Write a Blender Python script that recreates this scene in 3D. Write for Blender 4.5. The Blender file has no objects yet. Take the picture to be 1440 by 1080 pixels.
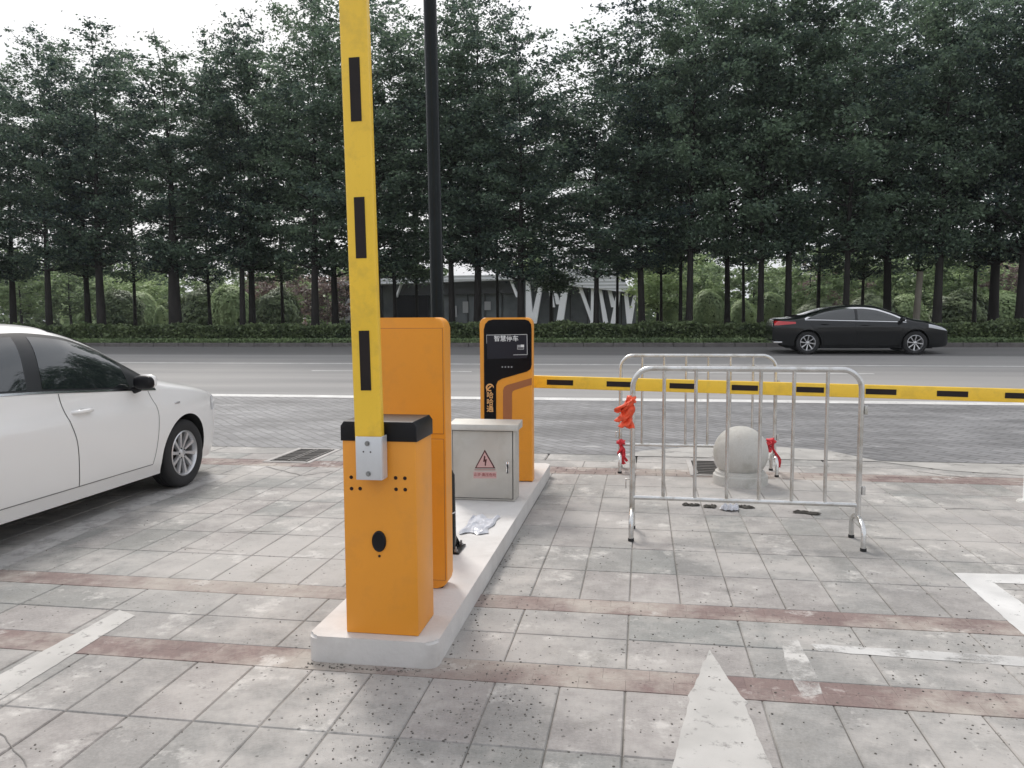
import bpy, bmesh, math, random
import numpy as np
from mathutils import Vector, Matrix, Euler

R = math.radians
scene = bpy.context.scene
COL = scene.collection

# ------------------------------------------------------------------ camera
FPX, CX, CY = 1130.0, 720.0, 540.0
EYE = 1.55
YAW, PITCH, ROLL = R(9.27), R(4.70), R(-0.3)
cam_d = bpy.data.cameras.new("camera")
cam = bpy.data.objects.new("camera", cam_d)
COL.objects.link(cam)
cam_d.sensor_width = 36.0
cam_d.lens = FPX / 1440.0 * 36.0
cam_d.clip_start = 0.05
cam_d.clip_end = 3000
CR = Matrix.Rotation(YAW, 3, 'Z') @ Matrix.Rotation(math.pi/2 - PITCH, 3, 'X') @ Matrix.Rotation(ROLL, 3, 'Z')
cam.matrix_world = Matrix.Translation((0, 0, EYE)) @ CR.to_4x4()
scene.camera = cam

# ------------------------------------------------------------------ light
SUN_EL, SUN_AZ = R(46), R(-28)       # azimuth from +Y, negative = to the left
world = bpy.data.worlds.new("World")
scene.world = world
world.use_nodes = True
wn, wl = world.node_tree.nodes, world.node_tree.links
wn.clear()
wo = wn.new('ShaderNodeOutputWorld')
bg = wn.new('ShaderNodeBackground')
sky = wn.new('ShaderNodeTexSky')
sky.sky_type = 'NISHITA'
sky.sun_disc = False
sky.sun_elevation = SUN_EL
sky.sun_rotation = SUN_AZ
sky.air_density = 1.5
sky.dust_density = 6.0
bg.inputs['Strength'].default_value = 0.12
tc = wn.new('ShaderNodeTexCoord')
mp = wn.new('ShaderNodeMapping'); mp.inputs['Scale'].default_value = (1, 1, 2.6)
nz = wn.new('ShaderNodeTexNoise'); nz.inputs['Scale'].default_value = 2.2; nz.inputs['Detail'].default_value = 6
cr = wn.new('ShaderNodeValToRGB')
cr.color_ramp.elements[0].position = 0.3; cr.color_ramp.elements[0].color = (4.7, 4.9, 5.3, 1)
cr.color_ramp.elements[1].position = 0.72; cr.color_ramp.elements[1].color = (6.8, 6.9, 7.2, 1)
mx = wn.new('ShaderNodeMixRGB'); mx.inputs['Fac'].default_value = 0.86
wl.new(tc.outputs['Generated'], mp.inputs['Vector']); wl.new(mp.outputs['Vector'], nz.inputs['Vector'])
wl.new(nz.outputs['Fac'], cr.inputs['Fac'])
# the overcast is brighter on the sun's side of the sky
dt = wn.new('ShaderNodeVectorMath'); dt.operation = 'DOT_PRODUCT'; dt.inputs[1].default_value = (math.sin(SUN_AZ), math.cos(SUN_AZ), 0.0)
mr_ = wn.new('ShaderNodeMapRange'); mr_.inputs['From Min'].default_value = -1; mr_.inputs['From Max'].default_value = 1
mr_.inputs['To Min'].default_value = 1.0; mr_.inputs['To Max'].default_value = 1.08
cm_ = wn.new('ShaderNodeMixRGB'); cm_.blend_type = 'MULTIPLY'; cm_.inputs['Fac'].default_value = 1
wl.new(tc.outputs['Generated'], dt.inputs[0]); wl.new(dt.outputs['Value'], mr_.inputs['Value'])
wl.new(cr.outputs['Color'], cm_.inputs['Color1']); wl.new(mr_.outputs['Result'], cm_.inputs['Color2'])
wl.new(sky.outputs['Color'], mx.inputs['Color1']); wl.new(cm_.outputs['Color'], mx.inputs['Color2'])
wl.new(mx.outputs['Color'], bg.inputs['Color']); wl.new(bg.outputs['Background'], wo.inputs['Surface'])

sun_d = bpy.data.lights.new("sun", 'SUN')
sun_d.energy = 1.7
sun_d.angle = R(14)
sun_d.color = (1.0, 0.965, 0.92)
sun = bpy.data.objects.new("sun", sun_d)
COL.objects.link(sun)
sdir = Vector((math.sin(SUN_AZ)*math.cos(SUN_EL), math.cos(SUN_AZ)*math.cos(SUN_EL), math.sin(SUN_EL)))
sun.rotation_euler = sdir.to_track_quat('Z', 'Y').to_euler()
sun.location = sdir * 60

scene.view_settings.view_transform = 'Standard'
scene.view_settings.look = 'None'
scene.view_settings.gamma = 1.0
scene.view_settings.exposure = 0.45
scene.cycles.max_bounces = 6
scene.cycles.transparent_max_bounces = 8

# ------------------------------------------------------------------ projection helpers (used to measure positions off the photo)
ROAD_Y0, SLOPE = 9.05, 0.030
ISL = 0.12
def ray(px, py):
    return CR @ Vector(((px-CX)/FPX, -(py-CY)/FPX, -1.0))
def G(px, py, z=0.0):
    d = ray(px, py); t = (z-EYE)/d.z
    return Vector((d.x*t, d.y*t, z))
def GR(px, py):
    d = ray(px, py); t = (-SLOPE*ROAD_Y0 - EYE)/(d.z - SLOPE*d.y)
    return Vector((d.x*t, d.y*t, EYE+d.z*t))
def P(px, py, Y):
    d = ray(px, py); t = Y/d.y
    return Vector((d.x*t, Y, EYE+d.z*t))
def road_z(Y):
    return max(0.0, SLOPE*(Y-ROAD_Y0))

# ------------------------------------------------------------------ object helpers
def put(o, parent=None):
    COL.objects.link(o)
    if parent is not None: o.parent = parent
    return o
def mesh(name, verts, faces, mat=None, parent=None, smooth=False, loc=None, angle=None):
    me = bpy.data.meshes.new(name)
    me.from_pydata([tuple(v) for v in verts], [], faces)
    me.validate()
    if mat is not None:
        for m in (mat if isinstance(mat, (list, tuple)) else [mat]): me.materials.append(m)
    if smooth:
        me.shade_smooth()
        if angle: me.set_sharp_from_angle(angle=R(angle))
    me.update()
    o = bpy.data.objects.new(name, me)
    if loc is not None: o.location = loc
    return put(o, parent)
def from_bm(name, bm, mat, parent=None, smooth=False, loc=None, angle=35):
    bmesh.ops.recalc_face_normals(bm, faces=bm.faces)
    me = bpy.data.meshes.new(name)
    bm.to_mesh(me); bm.free()
    for m in (mat if isinstance(mat, (list, tuple)) else [mat]): me.materials.append(m)
    if smooth:
        me.shade_smooth(); me.set_sharp_from_angle(angle=R(angle))
    o = bpy.data.objects.new(name, me)
    if loc is not None: o.location = loc
    return put(o, parent)
def empty(name, loc=(0, 0, 0), rz=0.0):
    o = bpy.data.objects.new(name, None)
    o.empty_display_size = 0.2
    o.location = loc; o.rotation_euler = (0, 0, rz)
    return put(o)
def tag(o, label=None, cat=None, group=None, kind=None):
    if label: o['label'] = label
    if cat: o['category'] = cat
    if group: o['group'] = group
    if kind: o['kind'] = kind
    return o
def children(o):
    return [c for c in bpy.data.objects if c.parent == o]
def copy_tree(o, parent=None):
    c = o.copy(); COL.objects.link(c)
    c.parent = parent
    for ch in children(o): copy_tree(ch, c)
    return c
def box_bm(bm, x0, x1, y0, y1, z0, z1, bevel=0.0, seg=2):
    r = bmesh.ops.create_cube(bm, size=1.0)
    vs = r['verts']
    for v in vs:
        v.co = Vector(((x0+x1)/2 + v.co.x*(x1-x0), (y0+y1)/2 + v.co.y*(y1-y0), (z0+z1)/2 + v.co.z*(z1-z0)))
    if bevel > 0:
        es = list({e for v in vs for e in v.link_edges})
        bmesh.ops.bevel(bm, geom=es, offset=bevel, segments=seg, affect='EDGES', profile=0.5)
def box(name, x0, x1, y0, y1, z0, z1, mat, parent=None, bevel=0.0, seg=2, loc=None):
    bm = bmesh.new(); box_bm(bm, x0, x1, y0, y1, z0, z1, bevel, seg)
    return from_bm(name, bm, mat, parent, smooth=bevel > 0, loc=loc)
def tube_bm(bm, pts, r, seg=10, cap=True):
    pts = [Vector(p) for p in pts]
    rs = r if isinstance(r, (list, tuple)) else [r]*len(pts)
    rings = []
    up = None
    for i, p in enumerate(pts):
        if i == 0: t = pts[1]-pts[0]
        elif i == len(pts)-1: t = pts[-1]-pts[-2]
        else: t = (pts[i+1]-pts[i]).normalized() + (pts[i]-pts[i-1]).normalized()
        t.normalize()
        if up is None:
            a = Vector((0, 0, 1)) if abs(t.z) < 0.9 else Vector((1, 0, 0))
            up = (a - t*a.dot(t)).normalized()
        else:
            up = (up - t*up.dot(t)).normalized()
        s = t.cross(up)
        rings.append([bm.verts.new(p + (up*math.cos(2*math.pi*k/seg) + s*math.sin(2*math.pi*k/seg))*rs[i]) for k in range(seg)])
    for a, b in zip(rings[:-1], rings[1:]):
        for k in range(seg):
            bm.faces.new((a[k], a[(k+1) % seg], b[(k+1) % seg], b[k]))
    if cap:
        bm.faces.new(rings[0][::-1]); bm.faces.new(rings[-1])
def tube(name, pts, r, mat, parent=None, seg=10, loc=None):
    bm = bmesh.new(); tube_bm(bm, pts, r, seg)
    return from_bm(name, bm, mat, parent, smooth=True, loc=loc, angle=60)
def prism_bm(bm, outline, y0, y1, bevel=0.0, seg=3, axis='Y'):
    def mk(p, q):
        return (p[0], q, p[1]) if axis == 'Y' else ((p[0], p[1], q) if axis == 'Z' else (q, p[0], p[1]))
    a = [bm.verts.new(mk(p, y0)) for p in outline]
    b = [bm.verts.new(mk(p, y1)) for p in outline]
    n = len(a)
    f0 = bm.faces.new(a); f1 = bm.faces.new(b[::-1])
    for k in range(n): bm.faces.new((a[(k+1) % n], a[k], b[k], b[(k+1) % n]))
    if bevel:
        es = list(f0.edges) + list(f1.edges)
        bmesh.ops.bevel(bm, geom=es, offset=bevel, segments=seg, affect='EDGES', profile=0.5)
def prism(name, outline, y0, y1, mat, parent=None, bevel=0.0, axis='Y', loc=None, smooth=True):
    bm = bmesh.new(); prism_bm(bm, outline, y0, y1, bevel, axis=axis)
    return from_bm(name, bm, mat, parent, smooth=smooth, loc=loc, angle=30)
def rrect(x0, x1, z0, z1, r, n=6, corners=(1, 1, 1, 1)):
    pts = []
    for (cx, cz, a0, on) in ((x1-r, z0+r, -90, corners[0]), (x1-r, z1-r, 0, corners[1]), (x0+r, z1-r, 90, corners[2]), (x0+r, z0+r, 180, corners[3])):
        if on:
            for k in range(n+1):
                a = R(a0 + 90*k/n); pts.append((cx+r*math.cos(a), cz+r*math.sin(a)))
        else:
            sx = 1 if cx > (x0+x1)/2 else -1; sz = 1 if cz > (z0+z1)/2 else -1
            pts.append((cx+sx*r, cz+sz*r))
    return pts
def lathe(name, prof, mat, parent=None, seg=40, loc=None, axis='Z', angle=35):
    vs, fs = [], []
    n = len(prof)
    for k in range(seg):
        a = 2*math.pi*k/seg
        for (r, h) in prof:
            x, y = r*math.cos(a), r*math.sin(a)
            vs.append((x, y, h) if axis == 'Z' else (x, h, y))
    for k in range(seg):
        k2 = (k+1) % seg
        for i in range(n-1):
            fs.append((k*n+i, k2*n+i, k2*n+i+1, k*n+i+1))
    bm = bmesh.new()
    bv = [bm.verts.new(v) for v in vs]
    for f in fs:
        try: bm.faces.new([bv[i] for i in f])
        except ValueError: pass
    bmesh.ops.remove_doubles(bm, verts=bm.verts, dist=1e-5)
    return from_bm(name, bm, mat, parent, smooth=True, loc=loc, angle=angle)
def text_mesh(name, s, size, mat, parent, loc, rot=(math.pi/2, 0, 0), ex=0.0006, bold=0.0):
    cu = bpy.data.curves.new(name, 'FONT')
    cu.body = s; cu.size = size; cu.extrude = ex; cu.align_x = 'CENTER'; cu.align_y = 'CENTER'
    cu.offset = bold
    cu.resolution_u = 3
    t = bpy.data.objects.new(name+'_source', cu); COL.objects.link(t)
    dg = bpy.context.evaluated_depsgraph_get()
    me = bpy.data.meshes.new_from_object(t.evaluated_get(dg))
    bpy.data.objects.remove(t)
    me.materials.clear(); me.materials.append(mat)
    o = bpy.data.objects.new(name, me)
    o.location = loc; o.rotation_euler = rot
    return put(o, parent)

# ------------------------------------------------------------------ materials
def newmat(name):
    m = bpy.data.materials.new(name); m.use_nodes = True
    n, l = m.node_tree.nodes, m.node_tree.links
    b = n['Principled BSDF']
    return m, n, l, b
def rgb(h):
    return tuple(((int(h[i:i+2], 16)/255)**2.2) for i in (0, 2, 4)) + (1,)
def plain(name, col, rough=0.6, metal=0.0, var=0.0, vscale=6.0, bump=0.0, bscale=60.0, coat=0.0, rvar=0.0, stretch=(1, 1, 1), dirt=None, dirt_amt=0.0, dscale=3.0, spec=None):
    m, n, l, b = newmat(name)
    if len(col) == 3: col = (*col, 1)
    b.inputs['Base Color'].default_value = col
    b.inputs['Roughness'].default_value = rough
    b.inputs['Metallic'].default_value = metal
    b.inputs['Coat Weight'].default_value = coat
    b.inputs['Coat Roughness'].default_value = 0.06
    if spec is not None: b.inputs['Specular IOR Level'].default_value = spec
    tc = n.new('ShaderNodeTexCoord'); mp = n.new('ShaderNodeMapping'); mp.inputs['Scale'].default_value = stretch
    l.new(tc.outputs['Object'], mp.inputs['Vector'])
    if var > 0:
        z = n.new('ShaderNodeTexNoise'); z.inputs['Scale'].default_value = vscale; z.inputs['Detail'].default_value = 5
        l.new(mp.outputs['Vector'], z.inputs['Vector'])
        r = n.new('ShaderNodeMapRange'); r.inputs['From Min'].default_value = 0.3; r.inputs['From Max'].default_value = 0.7
        r.inputs['To Min'].default_value = 1-var; r.inputs['To Max'].default_value = 1+var
        l.new(z.outputs['Fac'], r.inputs['Value'])
        mu = n.new('ShaderNodeMixRGB'); mu.blend_type = 'MULTIPLY'; mu.inputs['Fac'].default_value = 1
        mu.inputs['Color1'].default_value = col
        l.new(r.outputs['Result'], mu.inputs['Color2'])
        out = mu.outputs['Color']
        if dirt is not None:
            z2 = n.new('ShaderNodeTexNoise'); z2.inputs['Scale'].default_value = dscale; z2.inputs['Detail'].default_value = 9; z2.inputs['Roughness'].default_value = 0.65
            l.new(mp.outputs['Vector'], z2.inputs['Vector'])
            rr = n.new('ShaderNodeMapRange'); rr.inputs['From Min'].default_value = 0.5; rr.inputs['From Max'].default_value = 0.68
            rr.inputs['To Max'].default_value = dirt_amt
            l.new(z2.outputs['Fac'], rr.inputs['Value'])
            m2 = n.new('ShaderNodeMixRGB'); m2.inputs['Color2'].default_value = (*dirt, 1)
            l.new(rr.outputs['Result'], m2.inputs['Fac']); l.new(out, m2.inputs['Color1'])
            out = m2.outputs['Color']
        l.new(out, b.inputs['Base Color'])
        if rvar > 0:
            r2 = n.new('ShaderNodeMapRange'); r2.inputs['To Min'].default_value = max(0, rough-rvar); r2.inputs['To Max'].default_value = rough+rvar
            l.new(z.outputs['Fac'], r2.inputs['Value']); l.new(r2.outputs['Result'], b.inputs['Roughness'])
    if bump > 0:
        z = n.new('ShaderNodeTexNoise'); z.inputs['Scale'].default_value = bscale; z.inputs['Detail'].default_value = 4
        l.new(mp.outputs['Vector'], z.inputs['Vector'])
        bp = n.new('ShaderNodeBump'); bp.inputs['Strength'].default_value = bump; bp.inputs['Distance'].default_value = 0.01
        l.new(z.outputs['Fac'], bp.inputs['Height']); l.new(bp.outputs['Normal'], b.inputs['Normal'])
    return m

M = {}
M['orange'] = plain('orange powder coat', (0.80, 0.315, 0.025), 0.42, var=0.05, vscale=2.5, bump=0.05, bscale=350, dirt=(0.45, 0.2, 0.05), dirt_amt=0.25, dscale=5)
M['orange_rim'] = plain('pale orange edge', (0.82, 0.36, 0.04), 0.4, var=0.04)
M['brown'] = plain('brown print', (0.35, 0.12, 0.04), 0.45, var=0.05)
M['yellow'] = plain('yellow boom paint', (0.92, 0.59, 0.05), 0.38, var=0.05, vscale=3, dirt=(0.45, 0.3, 0.06), dirt_amt=0.3, dscale=9)
M['blackplastic'] = plain('black plastic', (0.008, 0.008, 0.010), 0.42, spec=0.25, var=0.2, bump=0.05, bscale=300)
M['blackstripe'] = plain('black tape', (0.017, 0.012, 0.012), 0.5, var=0.2, spec=0.25)
M['blackgloss'] = plain('black gloss panel', (0.004, 0.004, 0.006), 0.25, spec=0.2)
M['screen'] = plain('dark screen', (0.022, 0.022, 0.030), 0.22, spec=0.25)
M['polemetal'] = plain('black painted steel', (0.006, 0.009, 0.010), 0.22, var=0.2, vscale=8, spec=0.2)
M['alu'] = plain('white aluminium', (0.62, 0.63, 0.65), 0.4, metal=0.35, var=0.05)
M['bolt'] = plain('bolt steel', (0.3, 0.3, 0.3), 0.4, metal=0.8)
M['steelbox'] = plain('pale enamelled steel', (0.52, 0.50, 0.46), 0.42, metal=0.35, var=0.08, vscale=3, dirt=(0.33, 0.3, 0.24), dirt_amt=0.35, dscale=4, rvar=0.1)
M['stainless'] = plain('stainless tube', (0.64, 0.64, 0.63), 0.27, metal=0.9, var=0.12, vscale=9, dirt=(0.3, 0.25, 0.17), dirt_amt=0.5, dscale=7)
M['granite'] = plain('grey granite', (0.52, 0.51, 0.48), 0.75, var=0.14, vscale=160, bump=0.12, bscale=220, dirt=(0.28, 0.265, 0.22), dirt_amt=0.6, dscale=4)
M['ribbon'] = plain('red ribbon', (0.62, 0.03, 0.045), 0.6, var=0.2, vscale=40)
M['ribbon_orange'] = plain('orange red cloth', (0.85, 0.10, 0.035), 0.55, var=0.25, vscale=30)
M['island'] = plain('white painted concrete', (0.60, 0.58, 0.56), 0.7, var=0.06, vscale=5, bump=0.2, bscale=40, dirt=(0.38, 0.35, 0.32), dirt_amt=0.35, dscale=4)
M['hole'] = plain('dark hole', (0.02, 0.005, 0.005), 0.8)
M['pink'] = plain('pink warning sheet', (0.58, 0.36, 0.34), 0.6, var=0.06)
M['darkred'] = plain('dark red ink', (0.07, 0.012, 0.014), 0.6)
M['redink'] = plain('faded red ink', (0.30, 0.07, 0.07), 0.6)
M['whiteprint'] = plain('white print', (0.75, 0.75, 0.75), 0.5)
M['greyprint'] = plain('grey print', (0.35, 0.35, 0.36), 0.5)
M['logo'] = plain('orange print', (0.80, 0.42, 0.16), 0.5)
M['rubber'] = plain('tyre rubber', (0.018, 0.018, 0.019), 0.75, var=0.2, bump=0.2, bscale=120)
M['rim'] = plain('alloy rim', (0.62, 0.62, 0.63), 0.28, metal=0.75)
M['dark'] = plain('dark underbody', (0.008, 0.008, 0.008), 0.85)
M['whitepaint'] = plain('white car paint', (0.86, 0.85, 0.83), 0.3, coat=0.8, var=0.015, vscale=1.5)
M['blackpaint'] = plain('black car paint', (0.004, 0.005, 0.006), 0.25, coat=0.55, spec=0.3)
M['chrome'] = plain('chrome', (0.75, 0.75, 0.76), 0.15, metal=1.0)
M['seam'] = plain('panel gap', (0.17, 0.17, 0.165), 0.8)
M['seamdark'] = plain('dark gap', (0.012, 0.012, 0.012), 0.8)
M['trim'] = plain('black window trim', (0.012, 0.013, 0.014), 0.3)
M['redlamp'] = plain('red lamp', (0.5, 0.010, 0.014), 0.2, coat=1.0)
M['clearlamp'] = plain('clear lamp', (0.6, 0.62, 0.65), 0.12, coat=1.0)
M['grate'] = plain('rusty iron grate', (0.17, 0.16, 0.15), 0.7, var=0.25)
M['concrete'] = plain('pale concrete', (0.42, 0.40, 0.38), 0.85, var=0.12, vscale=6, bump=0.25, bscale=60)
M['pit'] = plain('dark drain', (0.025, 0.023, 0.02), 0.9)
M['bag'] = plain('grey plastic film', (0.55, 0.56, 0.6), 0.3, var=0.15, vscale=12)
M['leafdark'] = plain('dead dark leaf', (0.04, 0.035, 0.028), 0.8, var=0.3)
M['whitewall'] = plain('white facade', (0.90, 0.90, 0.92), 0.7, var=0.05, vscale=1)
M['ribbed'] = None
M['bark'] = plain('dark bark', (0.024, 0.021, 0.019), 0.9, var=0.35, vscale=5, bump=0.6, bscale=22, stretch=(1, 1, 0.25))
M['palebark'] = plain('pale bark', (0.30, 0.27, 0.23), 0.9, var=0.25, vscale=4, bump=0.4, bscale=20, stretch=(1, 1, 0.3))
M['skin'] = plain('skin', (0.5, 0.3, 0.22), 0.6)
M['cloth'] = plain('pale pink jacket', (0.62, 0.50, 0.48), 0.8, var=0.1)
M['hat'] = plain('white hat', (0.8, 0.8, 0.78), 0.7)

def glass_mat():
    m, n, l, b = newmat('dark tinted glass')
    b.inputs['Base Color'].default_value = (0.012, 0.016, 0.017, 1)
    b.inputs['Roughness'].default_value = 0.03
    b.inputs['IOR'].default_value = 1.7
    b.inputs['Coat Weight'].default_value = 0.7
    b.inputs['Coat Roughness'].default_value = 0.02
    return m
M['glass'] = glass_mat()
def facade_glass():
    m, n, l, b = newmat('dark curtain glass')
    tc = n.new('ShaderNodeTexCoord')
    z = n.new('ShaderNodeTexNoise'); z.inputs['Scale'].default_value = 0.8; z.inputs['Detail'].default_value = 3
    l.new(tc.outputs['Object'], z.inputs['Vector'])
    r = n.new('ShaderNodeValToRGB'); r.color_ramp.elements[0].color = (0.04, 0.046, 0.052, 1); r.color_ramp.elements[1].color = (0.20, 0.22, 0.23, 1)
    l.new(z.outputs['Fac'], r.inputs['Fac']); l.new(r.outputs['Color'], b.inputs['Base Color'])
    b.inputs['Roughness'].default_value = 0.25
    return m
M['curtain'] = facade_glass()
def ribbed():
    m, n, l, b = newmat('ribbed pale cladding')
    tc = n.new('ShaderNodeTexCoord')
    w = n.new('ShaderNodeTexWave'); w.inputs['Scale'].default_value = 1.2; w.bands_direction = 'Z'
    l.new(tc.outputs['Object'], w.inputs['Vector'])
    r = n.new('ShaderNodeValToRGB'); r.color_ramp.elements[0].color = (0.52, 0.53, 0.54, 1); r.color_ramp.elements[1].color = (0.75, 0.76, 0.77, 1)
    l.new(w.outputs['Fac'], r.inputs['Fac']); l.new(r.outputs['Color'], b.inputs['Base Color'])
    bp = n.new('ShaderNodeBump'); bp.inputs['Strength'].default_value = 0.5; bp.inputs['Distance'].default_value = 0.05
    l.new(w.outputs['Fac'], bp.inputs['Height']); l.new(bp.outputs['Normal'], b.inputs['Normal'])
    return m
M['ribbed'] = ribbed()

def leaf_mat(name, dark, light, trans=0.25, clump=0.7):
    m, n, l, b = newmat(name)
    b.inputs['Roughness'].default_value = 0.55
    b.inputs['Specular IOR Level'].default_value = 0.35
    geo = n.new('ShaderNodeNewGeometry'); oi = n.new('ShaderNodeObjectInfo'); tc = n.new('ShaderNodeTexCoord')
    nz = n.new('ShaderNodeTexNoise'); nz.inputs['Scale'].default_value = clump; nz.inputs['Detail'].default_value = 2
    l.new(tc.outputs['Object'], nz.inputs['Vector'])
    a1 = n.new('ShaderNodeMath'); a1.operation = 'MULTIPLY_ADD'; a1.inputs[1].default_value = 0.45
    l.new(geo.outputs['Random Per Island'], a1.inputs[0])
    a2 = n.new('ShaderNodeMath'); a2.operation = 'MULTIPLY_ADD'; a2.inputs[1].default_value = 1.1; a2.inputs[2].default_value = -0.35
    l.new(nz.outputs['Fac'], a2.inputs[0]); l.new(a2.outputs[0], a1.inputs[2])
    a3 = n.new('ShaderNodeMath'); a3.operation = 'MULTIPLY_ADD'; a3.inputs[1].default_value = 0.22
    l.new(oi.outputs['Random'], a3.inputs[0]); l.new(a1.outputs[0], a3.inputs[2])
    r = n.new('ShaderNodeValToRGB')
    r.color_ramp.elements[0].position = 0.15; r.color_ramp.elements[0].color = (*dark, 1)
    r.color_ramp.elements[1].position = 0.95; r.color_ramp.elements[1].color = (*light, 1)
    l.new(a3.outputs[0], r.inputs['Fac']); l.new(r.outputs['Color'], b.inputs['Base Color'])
    if trans > 0:
        t = n.new('ShaderNodeBsdfTranslucent'); mix = n.new('ShaderNodeMixShader'); mix.inputs['Fac'].default_value = trans
        l.new(r.outputs['Color'], t.inputs['Color'])
        out = n['Material Output']
        l.new(b.outputs['BSDF'], mix.inputs[1]); l.new(t.outputs['BSDF'], mix.inputs[2]); l.new(mix.outputs['Shader'], out.inputs['Surface'])
    return m
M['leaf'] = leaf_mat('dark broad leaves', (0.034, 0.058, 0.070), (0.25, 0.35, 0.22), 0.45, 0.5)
M['leaf_park'] = leaf_mat('mid green leaves', (0.13, 0.19, 0.10), (0.34, 0.44, 0.22), 0.4, 0.8)
M['leaf_pale'] = leaf_mat('pale green leaves', (0.20, 0.29, 0.13), (0.50, 0.60, 0.32), 0.4, 0.8)
M['leaf_hedge'] = leaf_mat('hedge leaves', (0.045, 0.072, 0.04), (0.22, 0.28, 0.13), 0.25, 1.5)
M['leaf_red'] = leaf_mat('bronze leaves', (0.12, 0.09, 0.085), (0.28, 0.20, 0.17), 0.3, 0.8)
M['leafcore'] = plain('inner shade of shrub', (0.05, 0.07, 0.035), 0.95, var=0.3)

dustspots = [(G(400, 790).x, G(400, 790).y, 0.75, 0.75), (G(690, 900).x, G(690, 900).y, 0.35, 0.65), (G(1000, 680).x, G(1000, 680).y, 1.0, 0.5), (G(1380, 740).x, G(1380, 740).y, 0.6, 0.5), (G(830, 740).x, G(830, 740).y, 0.5, 0.4), (G(1310, 750).x, G(1310, 750).y, 0.1, 0.9), (G(1292, 806).x, G(1292, 806).y, -0.2, 0.9)]
def slab_mat(name, cols, dust, red=False):
    m, n, l, b = newmat(name)
    at = n.new('ShaderNodeAttribute'); at.attribute_name = 'rnd'
    geo = n.new('ShaderNodeNewGeometry')
    ramp = n.new('ShaderNodeValToRGB')
    ramp.color_ramp.elements[0].color = (*cols[0], 1)
    ramp.color_ramp.elements[1].color = (*cols[-1], 1)
    for i, c in enumerate(cols[1:-1]):
        e = ramp.color_ramp.elements.new((i+1)/(len(cols)-1)); e.color = (*c, 1)
    l.new(at.outputs['Fac'], ramp.inputs['Fac'])
    cur = ramp.outputs['Color']
    def noise(scale, detail=5, rough=0.55):
        z = n.new('ShaderNodeTexNoise'); z.inputs['Scale'].default_value = scale; z.inputs['Detail'].default_value = detail
        z.inputs['Roughness'].default_value = rough
        l.new(geo.outputs['Position'], z.inputs['Vector']); return z.outputs['Fac']
    def rng(s, a, b_, c=0.0, d=1.0):
        r = n.new('ShaderNodeMapRange'); r.inputs['From Min'].default_value = a; r.inputs['From Max'].default_value = b_
        r.inputs['To Min'].default_value = c; r.inputs['To Max'].default_value = d
        l.new(s, r.inputs['Value']); return r.outputs['Result']
    def mix(fac, c1, col, mode='MIX'):
        x = n.new('ShaderNodeMixRGB'); x.blend_type = mode
        l.new(fac, x.inputs['Fac']) if not isinstance(fac, float) else setattr(x.inputs['Fac'], 'default_value', fac)
        l.new(c1, x.inputs['Color1'])
        if isinstance(col, tuple): x.inputs['Color2'].default_value = (*col, 1)
        else: l.new(col, x.inputs['Color2'])
        return x.outputs['Color']
    # slab grain
    cur = mix(1.0, cur, rng(noise(70, 6, 0.7), 0.25, 0.75, 0.80, 1.17), 'MULTIPLY')
    cur = mix(1.0, cur, rng(noise(7, 8, 0.7), 0.3, 0.7, 0.80, 1.16), 'MULTIPLY')
    # large dust patches and mortar smears
    cur = mix(rng(noise(1.1, 9, 0.72), 0.46, 0.60, 0, 0.85), cur, dust)
    for (cx_, cy_, rad_, am) in dustspots:
        vm = n.new('ShaderNodeVectorMath'); vm.operation = 'DISTANCE'; l.new(geo.outputs['Position'], vm.inputs[0]); vm.inputs[1].default_value = (cx_, cy_, 0)
        ww = n.new('ShaderNodeMath'); ww.operation = 'MULTIPLY_ADD'; ww.inputs[1].default_value = 1.6; l.new(noise(3.0, 8, 0.7), ww.inputs[0]); l.new(vm.outputs['Value'], ww.inputs[2])
        cur = mix(rng(ww.outputs[0], rad_+0.5, rad_+1.2, am, 0.0), cur, dust)
    cur = mix(rng(noise(2.6, 9, 0.72), 0.57, 0.66, 0, 0.7), cur, (0.60, 0.575, 0.54))
    cur = mix(rng(noise(1.9, 9, 0.75), 0.55, 0.72, 0, 0.38), cur, (0.20, 0.185, 0.16))
    cur = mix(rng(noise(4.5, 9, 0.8), 0.55, 0.68, 0, 0.4), cur, (0.17, 0.165, 0.145))
    # dark specks of grit
    v = n.new('ShaderNodeTexVoronoi'); v.inputs['Scale'].default_value = 30
    wv = n.new('ShaderNodeTexNoise'); wv.inputs['Scale'].default_value = 45; wv.inputs['Detail'].default_value = 4; l.new(geo.outputs['Position'], wv.inputs['Vector'])
    av = n.new('ShaderNodeVectorMath'); av.operation = 'MULTIPLY_ADD'; av.inputs[1].default_value = (0.02, 0.02, 0.02)
    l.new(wv.outputs['Color'], av.inputs[0]); l.new(geo.outputs['Position'], av.inputs[2]); l.new(av.outputs[0], v.inputs['Vector'])
    sp = rng(v.outputs['Distance'], 0.14, 0.24, 0.9, 0.0)
    gate = rng(noise(1.3, 3), 0.42, 0.55, 0.1, 1)
    mm = n.new('ShaderNodeMath'); mm.operation = 'MULTIPLY'; l.new(sp, mm.inputs[0]); l.new(gate, mm.inputs[1])
    sep = n.new('ShaderNodeSeparateColor'); l.new(v.outputs['Color'], sep.inputs['Color'])
    th = rng(sep.outputs[0], 0.62, 1.0, 0.2, 1)
    th2 = n.new('ShaderNodeMath'); th2.operation = 'GREATER_THAN'; th2.inputs[1].default_value = 0.62; l.new(sep.outputs[0], th2.inputs[0])
    th3 = n.new('ShaderNodeMath'); th3.operation = 'MULTIPLY'; l.new(th, th3.inputs[0]); l.new(th2.outputs[0], th3.inputs[1]); th = th3.outputs[0]
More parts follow.
